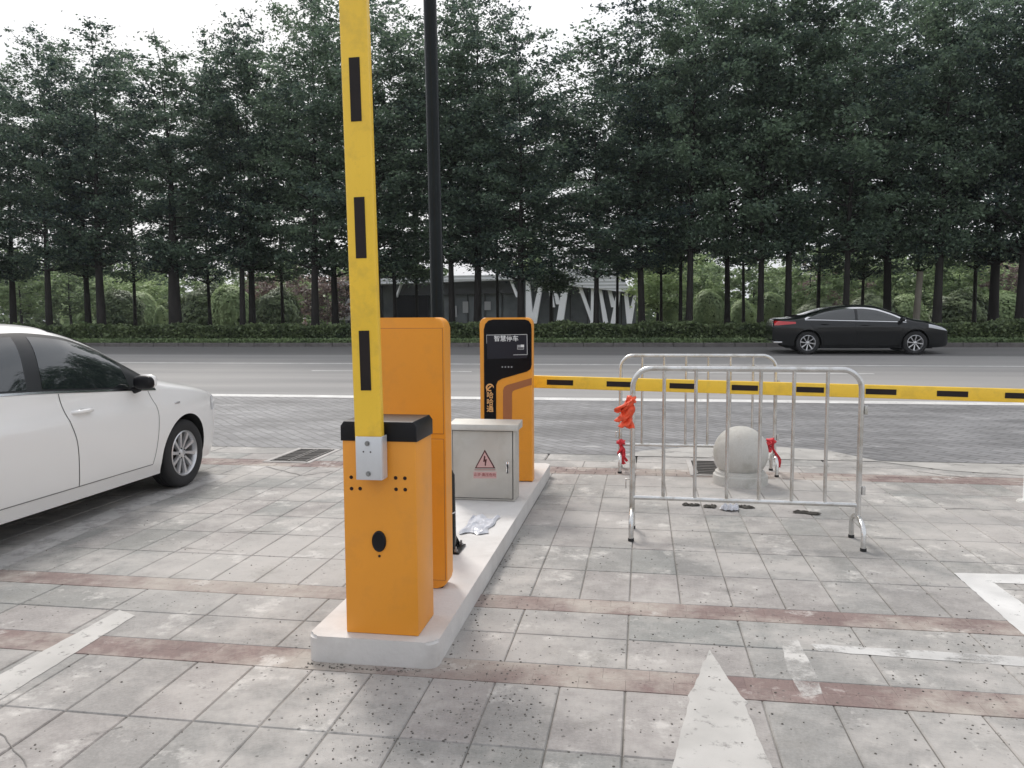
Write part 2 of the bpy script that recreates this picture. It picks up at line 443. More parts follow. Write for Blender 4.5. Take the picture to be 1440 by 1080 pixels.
    m3 = n.new('ShaderNodeMath'); m3.operation = 'MULTIPLY'; l.new(mm.outputs[0], m3.inputs[0]); l.new(th, m3.inputs[1])
    cur = mix(m3.outputs[0], cur, (0.07, 0.065, 0.06))
    l.new(cur, b.inputs['Base Color'])
    b.inputs['Roughness'].default_value = 0.78
    bp = n.new('ShaderNodeBump'); bp.inputs['Strength'].default_value = 0.35; bp.inputs['Distance'].default_value = 0.006
    l.new(noise(90, 6, 0.7), bp.inputs['Height']); l.new(bp.outputs['Normal'], b.inputs['Normal'])
    return m
M['slab'] = slab_mat('stone slabs', [(0.235, 0.234, 0.220), (0.28, 0.268, 0.255), (0.25, 0.251, 0.238), (0.305, 0.282, 0.268), (0.265, 0.26, 0.247)], (0.435, 0.41, 0.385))
M['redslab'] = slab_mat('red paving bricks', [(0.185, 0.128, 0.120), (0.205, 0.145, 0.132), (0.195, 0.138, 0.126), (0.215, 0.155, 0.142)], (0.42, 0.38, 0.335))

def asphalt(name, c0, c1, streak=True):
    m, n, l, b = newmat(name)
    geo = n.new('ShaderNodeNewGeometry')
    mp = n.new('ShaderNodeMapping'); mp.inputs['Scale'].default_value = (0.08, 1.0, 1)
    l.new(geo.outputs['Position'], mp.inputs['Vector'])
    z = n.new('ShaderNodeTexNoise'); z.inputs['Scale'].default_value = 1.2; z.inputs['Detail'].default_value = 6
    l.new(mp.outputs['Vector'], z.inputs['Vector'])
    z2 = n.new('ShaderNodeTexNoise'); z2.inputs['Scale'].default_value = 60; z2.inputs['Detail'].default_value = 3
    l.new(geo.outputs['Position'], z2.inputs['Vector'])
    ad = n.new('ShaderNodeMath'); ad.operation = 'MULTIPLY_ADD'; ad.inputs[1].default_value = 0.35
    l.new(z2.outputs['Fac'], ad.inputs[0]); l.new(z.outputs['Fac'], ad.inputs[2])
    r = n.new('ShaderNodeValToRGB'); r.color_ramp.elements[0].position = 0.4; r.color_ramp.elements[1].position = 0.95
    r.color_ramp.elements[0].color = (*c0, 1); r.color_ramp.elements[1].color = (*c1, 1)
    l.new(ad.outputs[0], r.inputs['Fac']); l.new(r.outputs['Color'], b.inputs['Base Color'])
    b.inputs['Roughness'].default_value = 0.85
    bp = n.new('ShaderNodeBump'); bp.inputs['Strength'].default_value = 0.3; bp.inputs['Distance'].default_value = 0.01
    l.new(z2.outputs['Fac'], bp.inputs['Height']); l.new(bp.outputs['Normal'], b.inputs['Normal'])
    return m
M['asphalt'] = asphalt('worn pale asphalt', (0.23, 0.225, 0.22), (0.36, 0.345, 0.33))
M['asphalt_dark'] = asphalt('darker asphalt', (0.145, 0.14, 0.138), (0.20, 0.192, 0.186))

def blockpave():
    m, n, l, b = newmat('dark grey paving blocks')
    geo = n.new('ShaderNodeNewGeometry')
    mp = n.new('ShaderNodeMapping'); mp.inputs['Rotation'].default_value = (0, 0, R(45))
    wz = n.new('ShaderNodeTexNoise'); wz.inputs['Scale'].default_value = 1.5
    l.new(geo.outputs['Position'], wz.inputs['Vector'])
    av = n.new('ShaderNodeVectorMath'); av.operation = 'MULTIPLY_ADD'; av.inputs[1].default_value = (0.12, 0.12, 0)
    l.new(wz.outputs['Color'], av.inputs[0]); l.new(geo.outputs['Position'], av.inputs[2])
    l.new(av.outputs[0], mp.inputs['Vector'])
    br = n.new('ShaderNodeTexBrick'); br.inputs['Scale'].default_value = 1.0
    br.inputs['Brick Width'].default_value = 0.26; br.inputs['Row Height'].default_value = 0.13; br.inputs['Mortar Size'].default_value = 0.012
    br.inputs['Color1'].default_value = (0.158, 0.157, 0.16, 1); br.inputs['Color2'].default_value = (0.20, 0.198, 0.20, 1); br.inputs['Mortar'].default_value = (0.118, 0.117, 0.116, 1)
    l.new(mp.outputs['Vector'], br.inputs['Vector'])
    z = n.new('ShaderNodeTexNoise'); z.inputs['Scale'].default_value = 1.1; z.inputs['Detail'].default_value = 8; z.inputs['Roughness'].default_value = 0.65
    mp2 = n.new('ShaderNodeMapping'); mp2.inputs['Scale'].default_value = (0.55, 1.5, 1)
    l.new(geo.outputs['Position'], mp2.inputs['Vector']); l.new(mp2.outputs['Vector'], z.inputs['Vector'])
    r = n.new('ShaderNodeMapRange'); r.inputs['From Min'].default_value = 0.35; r.inputs['From Max'].default_value = 0.68; r.inputs['To Min'].default_value = 0.72; r.inputs['To Max'].default_value = 1.45
    l.new(z.outputs['Fac'], r.inputs['Value'])
    mu = n.new('ShaderNodeMixRGB'); mu.blend_type = 'MULTIPLY'; mu.inputs['Fac'].default_value = 1
    l.new(br.outputs['Color'], mu.inputs['Color1']); l.new(r.outputs['Result'], mu.inputs['Color2'])
    z3 = n.new('ShaderNodeTexNoise'); z3.inputs['Scale'].default_value = 2.2; z3.inputs['Detail'].default_value = 7; z3.inputs['Roughness'].default_value = 0.7
    l.new(mp2.outputs['Vector'], z3.inputs['Vector'])
    r3 = n.new('ShaderNodeMapRange'); r3.inputs['From Min'].default_value = 0.66; r3.inputs['From Max'].default_value = 0.72; r3.inputs['To Max'].default_value = 0.7
    l.new(z3.outputs['Fac'], r3.inputs['Value'])
    m2 = n.new('ShaderNodeMixRGB'); m2.inputs['Color2'].default_value = (0.5, 0.49, 0.48, 1)
    l.new(r3.outputs['Result'], m2.inputs['Fac']); l.new(mu.outputs['Color'], m2.inputs['Color1'])
    l.new(m2.outputs['Color'], b.inputs['Base Color'])
    b.inputs['Roughness'].default_value = 0.7
    bp = n.new('ShaderNodeBump'); bp.inputs['Strength'].default_value = 0.35; bp.inputs['Distance'].default_value = 0.01; bp.invert = True
    l.new(br.outputs['Fac'], bp.inputs['Height'])
    bp2 = n.new('ShaderNodeBump'); bp2.inputs['Strength'].default_value = 0.6; bp2.inputs['Distance'].default_value = 0.12
    l.new(z.outputs['Fac'], bp2.inputs['Height']); l.new(bp.outputs['Normal'], bp2.inputs['Normal'])
    l.new(bp2.outputs['Normal'], b.inputs['Normal'])
    return m
M['blocks'] = blockpave()

def marking(name, col, wear=0.45, scale=14, soft=0.06, amax=1.0):
    m, n, l, b = newmat(name)
    geo = n.new('ShaderNodeNewGeometry')
    z = n.new('ShaderNodeTexNoise'); z.inputs['Scale'].default_value = scale; z.inputs['Detail'].default_value = 8; z.inputs['Roughness'].default_value = 0.7
    l.new(geo.outputs['Position'], z.inputs['Vector'])
    r = n.new('ShaderNodeMapRange'); r.inputs['From Min'].default_value = wear-soft; r.inputs['From Max'].default_value = wear+soft; r.inputs['To Max'].default_value = amax
    l.new(z.outputs['Fac'], r.inputs['Value'])
    z2 = n.new('ShaderNodeTexNoise'); z2.inputs['Scale'].default_value = 3; z2.inputs['Detail'].default_value = 6
    l.new(geo.outputs['Position'], z2.inputs['Vector'])
    rr = n.new('ShaderNodeMapRange'); rr.inputs['To Min'].default_value = 0.8; rr.inputs['To Max'].default_value = 1.15; rr.inputs['From Min'].default_value = 0.3; rr.inputs['From Max'].default_value = 0.7
    l.new(z2.outputs['Fac'], rr.inputs['Value'])
    mu = n.new('ShaderNodeMixRGB'); mu.blend_type = 'MULTIPLY'; mu.inputs['Fac'].default_value = 1; mu.inputs['Color1'].default_value = (*col, 1)
    l.new(rr.outputs['Result'], mu.inputs['Color2']); l.new(mu.outputs['Color'], b.inputs['Base Color'])
    b.inputs['Roughness'].default_value = 0.7
    tr = n.new('ShaderNodeBsdfTransparent'); mix = n.new('ShaderNodeMixShader')
    l.new(r.outputs['Result'], mix.inputs['Fac']); l.new(tr.outputs['BSDF'], mix.inputs[1]); l.new(b.outputs['BSDF'], mix.inputs[2])
    l.new(mix.outputs['Shader'], n['Material Output'].inputs['Surface'])
    return m
M['mark'] = marking('road paint', (0.62, 0.61, 0.59), 0.34, 10)
M['mark_fresh'] = marking('fresh pale paint', (0.48, 0.465, 0.44), 0.34, 14, 0.10, 0.95)
M['apron'] = marking('spilled pale concrete', (0.40, 0.385, 0.36), 0.36, 2.5, 0.12, 0.95)
M['bay'] = marking('faded bay line', (0.50, 0.485, 0.47), 0.36, 5, 0.16, 0.8)
M['bar'] = marking('thin pale bar', (0.60, 0.59, 0.57), 0.42, 7, 0.10, 0.9)
M['mark_worn'] = marking('worn pale paint', (0.56, 0.545, 0.52), 0.49, 6, 0.10, 0.85)

def ground_mat():
    m, n, l, b = newmat('park grass soil')
    geo = n.new('ShaderNodeNewGeometry')
    z = n.new('ShaderNodeTexNoise'); z.inputs['Scale'].default_value = 0.35; z.inputs['Detail'].default_value = 8
    l.new(geo.outputs['Position'], z.inputs['Vector'])
    r = n.new('ShaderNodeValToRGB')
    r.color_ramp.elements[0].position = 0.35; r.color_ramp.elements[0].color = (0.05, 0.065, 0.03, 1)
    r.color_ramp.elements[1].position = 0.65; r.color_ramp.elements[1].color = (0.15, 0.14, 0.09, 1)
    l.new(z.outputs['Fac'], r.inputs['Fac']); l.new(r.outputs['Color'], b.inputs['Base Color'])
    b.inputs['Roughness'].default_value = 0.95
    return m
M['ground'] = ground_mat()

# ================================================================== SETTING
rnd = random.Random(7)
KERB_Y = GR(905, 488).y
PZ = road_z(KERB_Y) + 0.13            # park level behind the road
def sheet(name, xs, ys, zf, mat, kind='structure'):
    vs = [(x, y, zf(y)) for y in ys for x in xs]
    nx = len(xs)
    fs = [(j*nx+i, j*nx+i+1, (j+1)*nx+i+1, (j+1)*nx+i) for j in range(len(ys)-1) for i in range(nx-1)]
    return tag(mesh(name, vs, fs, mat), kind=kind)
def pgz(y): return PZ - 0.02*min(40.0, max(0.0, y-(KERB_Y+11)))
# the ground: one sheet to the horizon, following the fall of the pavement and road
sheet('ground', [-900, -60, 60, 900], [-300, ROAD_Y0, KERB_Y+0.3, KERB_Y+0.32, KERB_Y+11, KERB_Y+51, 900],
      lambda y: -0.06 if y <= ROAD_Y0 else (road_z(y)-0.06 if y <= KERB_Y+0.3 else pgz(y)-0.05), M['ground'])
sheet('park_lawn', [-200, 200], [KERB_Y+0.2, KERB_Y+11, KERB_Y+51, 200], pgz, M['ground'])
YA0, YA1 = GR(905, 563).y, KERB_Y
DARK_Y = GR(905, 500).y
sheet('side_paving', [-60, 60], [ROAD_Y0, YA0], road_z, M['blocks'])
sheet('road', [-200, 200], [YA0, DARK_Y], road_z, M['asphalt'])
sheet('road_edge_lane', [-200, 200], [DARK_Y, YA1], road_z, M['asphalt_dark'])
def strip_line(name, px_y, w, mat, xs=(-200, 200), dy=0.0):
    y = GR(905, px_y).y
    return sheet(name, list(xs), [y-w/2, y+w/2], lambda v: road_z(v)+0.004, mat)
strip_line('lane_line', 562.5, 0.34, M['mark'])
strip_line('lane_line', 513.2, 0.20, M['mark'])
y = GR(905, 524).y
for k in range(-4, 9):
    sheet('lane_dash', [k*9.0+1.0, k*9.0+5.0], [y-0.07, y+0.07], lambda v: road_z(v)+0.004, M['mark'])
# far kerb
bm = bmesh.new()
for k in range(-60, 60):
    x0 = k*1.0
    box_bm(bm, x0+0.006, x0+0.994, KERB_Y, KERB_Y+0.2, road_z(KERB_Y)-0.1, PZ+0.01, 0.015, 1)
tag(from_bm('kerb', bm, plain('grimy kerb', (0.13, 0.12, 0.115), 0.85, var=0.2), smooth=True), kind='structure')

# pavement slabs -----------------------------------------------------
YB = [G(905, p).y for p in (847, 865.4, 943, 973, 1065.7)]      # band A far/near, band B far/near, next joint
XJ = G(878, 1000).x
bm = bmesh.new(); lay = bm.faces.layers.float.new('rnd')
bmr = bmesh.new(); layr = bmr.faces.layers.float.new('rnd')
def slab(b, ly, x0, x1, y0, y1, g=0.002, h=0.06, bev=0.005):
    n0 = set(b.faces)
    q_ = 0.25 if bev < 0.001 else 1.0
    zt = rnd.uniform(-0.0006, 0.0003)*q_
    tx, ty = rnd.uniform(-0.0004, 0.0004)*q_, rnd.uniform(-0.0004, 0.0004)*q_
    gg = g*rnd.uniform(0.6, 1.5)
    a = (x0+gg, y0+gg, x1-gg, y1-gg)
    top = [b.verts.new((x, y, zt + sx*tx + sy*ty)) for (x, y, sx, sy) in ((a[0]+bev, a[1]+bev, -1, -1), (a[2]-bev, a[1]+bev, 1, -1), (a[2]-bev, a[3]-bev, 1, 1), (a[0]+bev, a[3]-bev, -1, 1))]
    mid = [b.verts.new((x, y, zt-bev)) for (x, y) in ((a[0], a[1]), (a[2], a[1]), (a[2], a[3]), (a[0], a[3]))]
    low = [b.verts.new((x, y, -h)) for (x, y) in ((a[0], a[1]), (a[2], a[1]), (a[2], a[3]), (a[0], a[3]))]
    fs = [b.faces.new(top)]
    for k in range(4):
        fs.append(b.faces.new((mid[k], mid[(k+1) % 4], top[(k+1) % 4], top[k])))
        fs.append(b.faces.new((low[k], low[(k+1) % 4], mid[(k+1) % 4], mid[k])))
    v = rnd.random()
    for f in fs: f[ly] = v
rows = []
y = YB[0]
YPINK0 = 7.9
nrow = int(round((YPINK0-YB[0])/0.545)); hh = (YPINK0-YB[0])/nrow
for k in range(nrow): rows.append((YB[0]+k*hh, YB[0]+(k+1)*hh, 0.275))
mid = (YB[1]+YB[2])/2
rows += [(mid, YB[1], 0.55), (YB[2], mid, 0.55)]
rows += [(YB[4], YB[3], 0.275)]
yy = YB[4]
while yy > -3: rows.append((yy-0.54, yy, 0.275)); yy -= 0.54
rows.append((YPINK0+0.36, 8.62, 0.55))
for (a, b_, w) in rows:
    k0 = int(-11/w)
    for k in range(k0, int(11/w)):
        slab(bm, lay, XJ+k*w, XJ+(k+1)*w, a, b_)
for (a, b_) in ((YB[1], YB[0]), (YB[3], YB[2])):
    m_ = (a+b_)/2
    for k in range(-52, 52):
        slab(bmr, layr, XJ+k*0.2, XJ+(k+1)*0.2, a, m_, g=0.0003, bev=0.0004)
        slab(bmr, layr, XJ+k*0.2+0.1, XJ+(k+1)*0.2+0.1, m_, b_, g=0.0003, bev=0.0004)
for j in range(3):
    for k in range(-60, 60):
        slab(bmr, layr, XJ+k*0.2+0.1*(j % 2), XJ+(k+1)*0.2+0.1*(j % 2), YPINK0+0.12*j, YPINK0+0.12*(j+1), g=0.002, bev=0.003)
tag(from_bm('pavement', bm, M['slab']), kind='structure')
tag(from_bm('pavement_band', bmr, M['redslab']), kind='structure')
sheet('pavement_bed', [-12, 12], [-4, 8.62], lambda v: -0.006, plain('sandy joint fill', (0.15, 0.14, 0.125), 0.95, var=0.3, vscale=7, dirt=(0.40, 0.38, 0.35), dirt_amt=1.0, dscale=0.9))
# near kerb stones between the pavement and the block paving
bm = bmesh.new(); lay = bm.faces.layers.float.new('rnd')
for k in range(-12, 12): slab(bm, lay, XJ+k*0.99, XJ+(k+1)*0.99, 8.62, ROAD_Y0, g=0.004, bev=0.012, h=0.1)
tag(from_bm('kerb_stones', bm, M['slab']), kind='structure')
sheet('pavement_edge', [-60, -12], [-20, ROAD_Y0], lambda v: -0.004, M['concrete'])
sheet('pavement_edge', [12, 60], [-20, ROAD_Y0], lambda v: -0.004, M['concrete'])
# irregular pale concrete apron spilling over the block paving on the right
ap = [(872, 641), (905, 634), (985, 628), (1085, 628), (1165, 634), (1240, 650), (1330, 664), (1440, 672), (1560, 680)]
vs, fs = [], []
for (px, py) in ap:
    p = GR(px, py); vs.append((p.x, p.y, road_z(p.y)+0.004)); vs.append((p.x*0.97+0.02, ROAD_Y0-0.06, 0.006))
for k in range(len(ap)-1): fs.append((2*k, 2*k+1, 2*k+3, 2*k+2))
tag(mesh('concrete_apron', vs, fs, M['apron']), kind='structure')

# painted markings on the pavement ----------------------------------
dec_n = [0]
def decal(name, pxs, mat, z=None, rough=0.0018):
    """painted mark: its outline is broken up every few centimetres so the edge is uneven"""
    pts = [G(px, py) for (px, py) in pxs]
    rc = random.Random(len(pxs)*7+dec_n[0])
    dec_n[0] += 1
    z = 0.0016+0.0003*(dec_n[0] % 3)
    out = []
    for a, b in zip(pts, pts[1:]+pts[:1]):
        L = (b-a).length; n = max(1, min(60, int(L/0.035)))
        nn = Vector((-(b-a).y, (b-a).x, 0)).normalized() if L > 0 else Vector((0, 0, 0))
        for k in range(n):
            p = a.lerp(b, k/n) + nn*(rc.gauss(0, rough) if k else 0)
            out.append((p.x, p.y, z))
    bm = bmesh.new()
    f = bm.faces.new([bm.verts.new(p) for p in out])
    bmesh.ops.triangulate(bm, faces=[f])
    for f in bm.faces:
        if f.normal.z < 0: f.normal_flip()
    me = bpy.data.meshes.new(name); bm.to_mesh(me); bm.free(); me.materials.append(mat)
    return tag(put(bpy.data.objects.new(name, me)), kind='structure')
decal('bay_line', [(-260, 1090), (-170, 1090), (190, 866), (168, 858)], M['mark_fresh'])
decal('bay_line', [(-60, 828), (0, 802), (200, 714), (322, 669.5), (298, 667), (190, 702), (0, 783), (-60, 808)], M['bay'], z=0.0056)
decal('painted_arrow', [(930, 1120), (945, 1080), (970, 984), (967, 979), (976, 966), (985, 942), (998, 914), (1021, 950), (1042, 979), (1052, 988), (1048, 992), (1072, 1050), (1088, 1084), (1104, 1120)], M['mark_fresh'])
decal('painted_triangle', [(1341, 806), (1620, 812), (1620, 828), (1398, 820), (1470, 872), (1640, 990), (1590, 990), (1437, 891)], M['mark'])
decal('painted_bar', [(1140, 906), (1150, 916), (1600, 950), (1600, 934)], M['bar'])
decal('painted_smear', [(1098, 902), (1122, 900), (1152, 958), (1156, 976), (1128, 980), (1108, 945)], M['mark_worn'])

def crack(pts, w=0.006):
    P_ = [G(*q) for q in pts]
    vs, fs = [], []
    rc = random.Random(len(s_seed)); s_seed.append(1)
    for i, p in enumerate(P_):
        tg = (P_[min(i+1, len(P_)-1)]-P_[max(i-1, 0)]).normalized(); nn = Vector((-tg.y, tg.x, 0))*w*0.5*rc.uniform(0.4, 1.2)
        vs += [(p.x+nn.x, p.y+nn.y, 0.0028), (p.x-nn.x, p.y-nn.y, 0.0028)]
    for i in range(len(P_)-1): fs.append((2*i, 2*i+1, 2*i+3, 2*i+2))
    tag(mesh('paving_crack', vs, fs, M['grate']), kind='structure')
s_seed = []
def rough_line(a, b, n, amp, seed):
    rc = random.Random(seed); return [(a[0]+(b[0]-a[0])*k/n+rc.uniform(-amp, amp), a[1]+(b[1]-a[1])*k/n+rc.uniform(-amp, amp)*0.5) for k in range(n+1)]
crack(rough_line((0, 1030), (38, 1078), 7, 3, 1), 0.005)
crack(rough_line((372, 656), (424, 669), 6, 2, 2) + rough_line((432, 668), (470, 663), 4, 2, 3), 0.02)
crack(rough_line((255, 771), (330, 776), 6, 2, 4), 0.006)
crack(rough_line((330, 747), (398, 748), 6, 1.5, 5), 0.010)
crack(rough_line((120, 1035), (172, 1022), 6, 2, 6), 0.005)
crack(rough_line((1290, 664), (1360, 672), 6, 2, 7), 0.015)
crack(rough_line((1330, 715), (1395, 718), 6, 2, 8), 0.012)

# drains --------------------------------------------------------------
def drain(px0, px1, py0, py1, label):
    a = G(px0, py0); c = G(px1, py1)
    x0, x1, y0, y1 = a.x, c.x, a.y, c.y
    t = empty('drain_grate', ((x0+x1)/2, (y0+y1)/2, 0.0))
    hx, hy = (x1-x0)/2, (y1-y0)/2
    box('frame_bed', -hx, hx, -hy, hy, -0.02, 0.004, M['pit'], t)
    bm = bmesh.new()
    for (a0, a1, b0, b1) in ((-hx-0.05, -hx, -hy-0.05, hy+0.05), (hx, hx+0.05, -hy-0.05, hy+0.05), (-hx, hx, -hy-0.05, -hy), (-hx, hx, hy, hy+0.05)):
        box_bm(bm, a0, a1, b0, b1, -0.03, 0.009, 0.003, 1)
    from_bm('frame', bm, M['concrete'], t)
    for s in (0, 1):
        bm = bmesh.new()
        gx0 = -hx+0.015 if s == 0 else 0.012; gx1 = -0.012 if s == 0 else hx-0.015
        n = 9
        for k in range(n):
            yy = -hy+0.02 + (2*hy-0.04)*k/(n-1)
            box_bm(bm, gx0, gx1, yy-0.008, yy+0.008, 0.0045, 0.012)
        for xx in (gx0, gx1-0.015): box_bm(bm, xx, xx+0.015, -hy+0.012, hy-0.012, 0.0055, 0.0135)
        from_bm('grate_panel', bm, M['grate'], t)
    return tag(t, label, 'drain grate')
drain(378, 472, 649, 633, 'iron drain grate set in the paving beside the white car, two slatted panels')
drain(978, 1042, 668, 650, 'iron drain grate half hidden behind the stone ball')

# kerbed island ---------------------------------------------------------
ixl, iyf = G(432, 893, ISL).x, G(520, 899, ISL).y
ixr = 0.5*(G(768, 660, ISL).x + G(622, 895, ISL).x)
iyb = G(768, 658, ISL).y + 0.25
def rr_xy(x0, x1, y0, y1, r, n=6): return rrect(x0, x1, y0, y1, r, n)
bm = bmesh.new()
ol = rr_xy(ixl, ixr, iyf, iyb, 0.05)
prism_bm(bm, ol, -0.02, ISL, axis='Z')
tope = [e for e in bm.edges if all(v.co.z > ISL-1e-4 for v in e.verts)]
bmesh.ops.bevel(bm, geom=tope, offset=0.012, segments=3, affect='EDGES')
bmesh.ops.triangulate(bm, faces=[f for f in bm.faces if len(f.verts) > 4])
isl = from_bm('concrete_island', bm, M['island'], smooth=True, angle=50)
tag(isl, 'low white painted concrete island carrying the orange machines', 'traffic island')

# ================================================================== MACHINES ON THE ISLAND
def rel(v, base): return (v[0]-base[0], v[1]-base[1], v[2]-base[2])

def barrier_gate(px_l, px_r, py_bot, name_label):
    pl = G(px_l, py_bot, ISL); pr = G(px_r, py_bot+1.5, ISL)
    W = pr.x-pl.x; D = 0.25; Y0 = (pl.y+pr.y)/2
    cx = (pl.x+pr.x)/2
    t = empty('barrier_gate', (cx, Y0, ISL))
    H = 0.0
    return t, W, D
def make_gate(t, W, D, z_side, z_top, dots, lock, clamp, boom):
    """local frame: x across, y depth (front face at y=0), z up from the island top"""
    hw = W/2
    bm = bmesh.new(); box_bm(bm, -hw, hw, 0, D, 0, z_side, 0.006, 2)
    from_bm('housing', bm, M['orange'], t, smooth=True)
    # cap: chamfered box with sloping corners
    bm = bmesh.new()
    prism_bm(bm, [(-hw-0.006, z_side-0.004), (hw+0.006, z_side-0.004), (hw+0.006, z_top-0.022), (hw-0.01, z_top), (-hw+0.01, z_top), (-hw-0.006, z_top-0.022)], -0.006, D+0.006, bevel=0.006, seg=3)
    from_bm('cap', bm, M['blackplastic'], t, smooth=True)
    for (x, z) in dots:
        lathe('mounting_hole', [(0.0, 0), (0.0062, 0.0), (0.0075, 0.0012), (0.0085, 0)], M['hole'], t, seg=12, loc=(x, -0.0015, z), axis='Y')
    lx, lz, ra, rb = lock
    bm = bmesh.new()
    for (yy, s) in ((0.0, 1.0), (-0.006, 1.0), (-0.010, 0.85), (-0.0085, 0.74)):
        pass
    rings = []
    for (yy, s) in ((0.001, 1.0), (-0.006, 1.0), (-0.010, 0.88), (-0.007, 0.8)):
        rings.append([bm.verts.new((lx+ra*s*math.cos(2*math.pi*k/28), yy, lz+rb*s*math.sin(2*math.pi*k/28))) for k in range(28)])
    for a, b in zip(rings[:-1], rings[1:]):
        for k in range(28): bm.faces.new((a[k], a[(k+1) % 28], b[(k+1) % 28], b[k]))
    bm.faces.new(rings[-1])
    lk = from_bm('lock_cover', bm, M['blackplastic'], t, smooth=True)
    lathe('keyhole', [(0, -0.002), (0.006, -0.002), (0.006, 0)], M['hole'], t, seg=12, loc=(lx, -0.001, lz-rb-0.02), axis='Y')
    return t

# ---- gate 1, in front, its arm raised
Yg = 0.5*(G(487, 891, ISL).y + G(588, 893.5, ISL).y)
xa, xb = P(487, 892, Yg).x, P(588, 893, Yg).x
xl2, xr2 = P(481.5, 620, Yg).x, P(585, 620, Yg).x
gx0, gx1 = (xa+xl2)/2, (xb+xr2)/2
cxg = (gx0+gx1)/2; Wg = gx1-gx0
Dg = G(608.5, 864.5, ISL).y - Yg
gate = empty('barrier_gate', (cxg, Yg, ISL))
tag(gate, 'orange barrier gate box with black cap and raised yellow arm at the island front', 'barrier gate')
def gl(px, py, dy=0.0):
    p = P(px, py, Yg+dy); return (p.x-cxg, p.z-ISL)
z_side = gl(540, 619.5)[1]; z_top = gl(540, 594)[1]+0.004
dots = [gl(*p) for p in ((494, 671), (494.5, 687), (506.5, 687), (556.5, 672), (569.5, 672.5), (557, 688), (570, 688.5))]
lk = gl(533.3, 761)
make_gate(gate, Wg, Dg, z_side, z_top, dots, (lk[0], lk[1], 0.033, 0.048), None, None)
# clamp and arm (local frame of the gate)
ya = -0.075                                        # front face of arm
c0 = gl(518, 613.5, -0.08); c1 = gl(521.5, 674.5, -0.08)
def boom_piece(name, z0, z1, hw, y0, y1, mat, parent, bevel=0.006, lean=None, base=None):
    bm = bmesh.new(); box_bm(bm, -hw, hw, y0, y1, z0, z1, bevel, 2)
    o = from_bm(name, bm, mat, parent, smooth=True)
    return o
top = gl(495, 0, -0.08); bot = gl(517, 610, -0.08)
lean = math.atan2(top[0]-bot[0], top[1]-bot[1])
hwb = (gl(536, 600, -0.08)[0]-gl(498.5, 600, -0.08)[0])/2
arm_base = (bot[0], 0.0, bot[1]-0.02)
arm = box('arm', -hwb, hwb, -0.078, -0.030, -0.10, 3.15, M['yellow'], gate, bevel=0.008, seg=3)
arm.location = arm_base; arm.rotation_euler = (0, lean, 0)
def stripe(parent, z0, z1, hw, yf):
    # rubber strip bedded in the face, with a raised frame
    bm = bmesh.new(); box_bm(bm, -hw, hw, yf-0.0035, yf+0.004, z0, z1, 0.001, 1)
    return from_bm('stripe', bm, M['blackstripe'], parent)
S = math.cos(lean)
for (p0, p1) in ((465, 549), (277, 363), (80, 170)):
    za = gl(510, p1, -0.08)[1]-arm_base[2]; zb = gl(505, p0, -0.08)[1]-arm_base[2]
    stripe(arm, za, zb, 0.0235, -0.078)
    last = (za, zb)
for k in (1, 2): stripe(arm, last[0]+0.6*k, last[1]+0.6*k, 0.0235, -0.078)
box('end_cap', -hwb-0.003, hwb+0.003, -0.081, -0.027, 3.15, 3.17, M['blackplastic'], arm, bevel=0.003)
cw = (gl(538.5, 640, -0.08)[0]-gl(501.5, 640, -0.08)[0])/2
ccx = gl(520, 644, -0.08)[0]
clamp = empty('dummy') if False else None
bm = bmesh.new()
zc0, zc1 = c1[1], c0[1]
box_bm(bm, -cw, cw, -0.094, -0.082, zc0, zc1, 0.004, 2)
box_bm(bm, -cw, -cw+0.006, -0.083, -0.02, zc0, zc1, 0.002, 1)
box_bm(bm, cw-0.006, cw, -0.083, -0.02, zc0, zc1, 0.002, 1)
clamp = from_bm('arm_clamp', bm, M['alu'], gate, smooth=True); clamp.location = (ccx, 0, 0)
tube('pivot_shaft', [(ccx, 0.005, (zc0+zc1)/2), (ccx, -0.03, (zc0+zc1)/2)], 0.03, M['bolt'], gate, seg=20)
for (px, py, r) in ((517, 623.5, 0.0115), (518.5, 666, 0.0115)):
    q = gl(px, py, -0.09)
    lathe('bolt', [(0.0, -0.008), (r*0.55, -0.008), (r*0.6, -0.003), (r, -0.003), (r, 0.002)], M['bolt'], clamp, seg=14, loc=(q[0]-ccx, -0.094, q[1]), axis='Y')
for (px, py) in ((511.5, 635), (521.5, 635.5)):
    q = gl(px, py, -0.09)
    lathe('screw', [(0.0, -0.001), (0.0035, -0.001), (0.0035, 0.001)], M['hole'], clamp, seg=10, loc=(q[0]-ccx, -0.0945, q[1]), axis='Y')

# ---- gate 2, behind the far machine, its arm lowered across the entrance
Y2 = G(748, 672, ISL).y + 0.28
p = P(712, 560, Y2)
gate2 = empty('barrier_gate', (p.x, Y2, ISL))
tag(gate2, 'orange barrier gate hidden behind the far ticket machine, yellow arm lowered to the right', 'barrier gate')
make_gate(gate2, Wg, Dg, z_side, z_top, [], (0, lk[1], 0.033, 0.048), None, None)
a0, a1 = P(750, 536.5, Y2-0.06), P(1440, 556.5, Y2-0.06)
rise = math.atan2(a1.z-a0.z, a1.x-a0.x)
hwb2 = abs(P(1000, 535.5, Y2-0.06).z - P(1000, 553.5, Y2-0.06).z)/2
org = Vector((p.x, Y2, 0)); zat = a0.z + (p.x-a0.x)*math.tan(rise)
arm2 = box('arm', 0.0, 5.6, -0.085, -0.04, -hwb2, hwb2, M['yellow'], gate2, bevel=0.008, seg=3)
arm2.location = (0, 0, zat-ISL); arm2.rotation_euler = (0, -rise, 0)
cs = math.cos(rise)
xs_ = [(769, 806), (853, 888), (941.5, 979), (1029, 1066), (1120, 1159), (1217.5, 1261), (1318, 1362), (1414, 1458), (1512, 1556), (1612, 1656), (1714, 1760)]
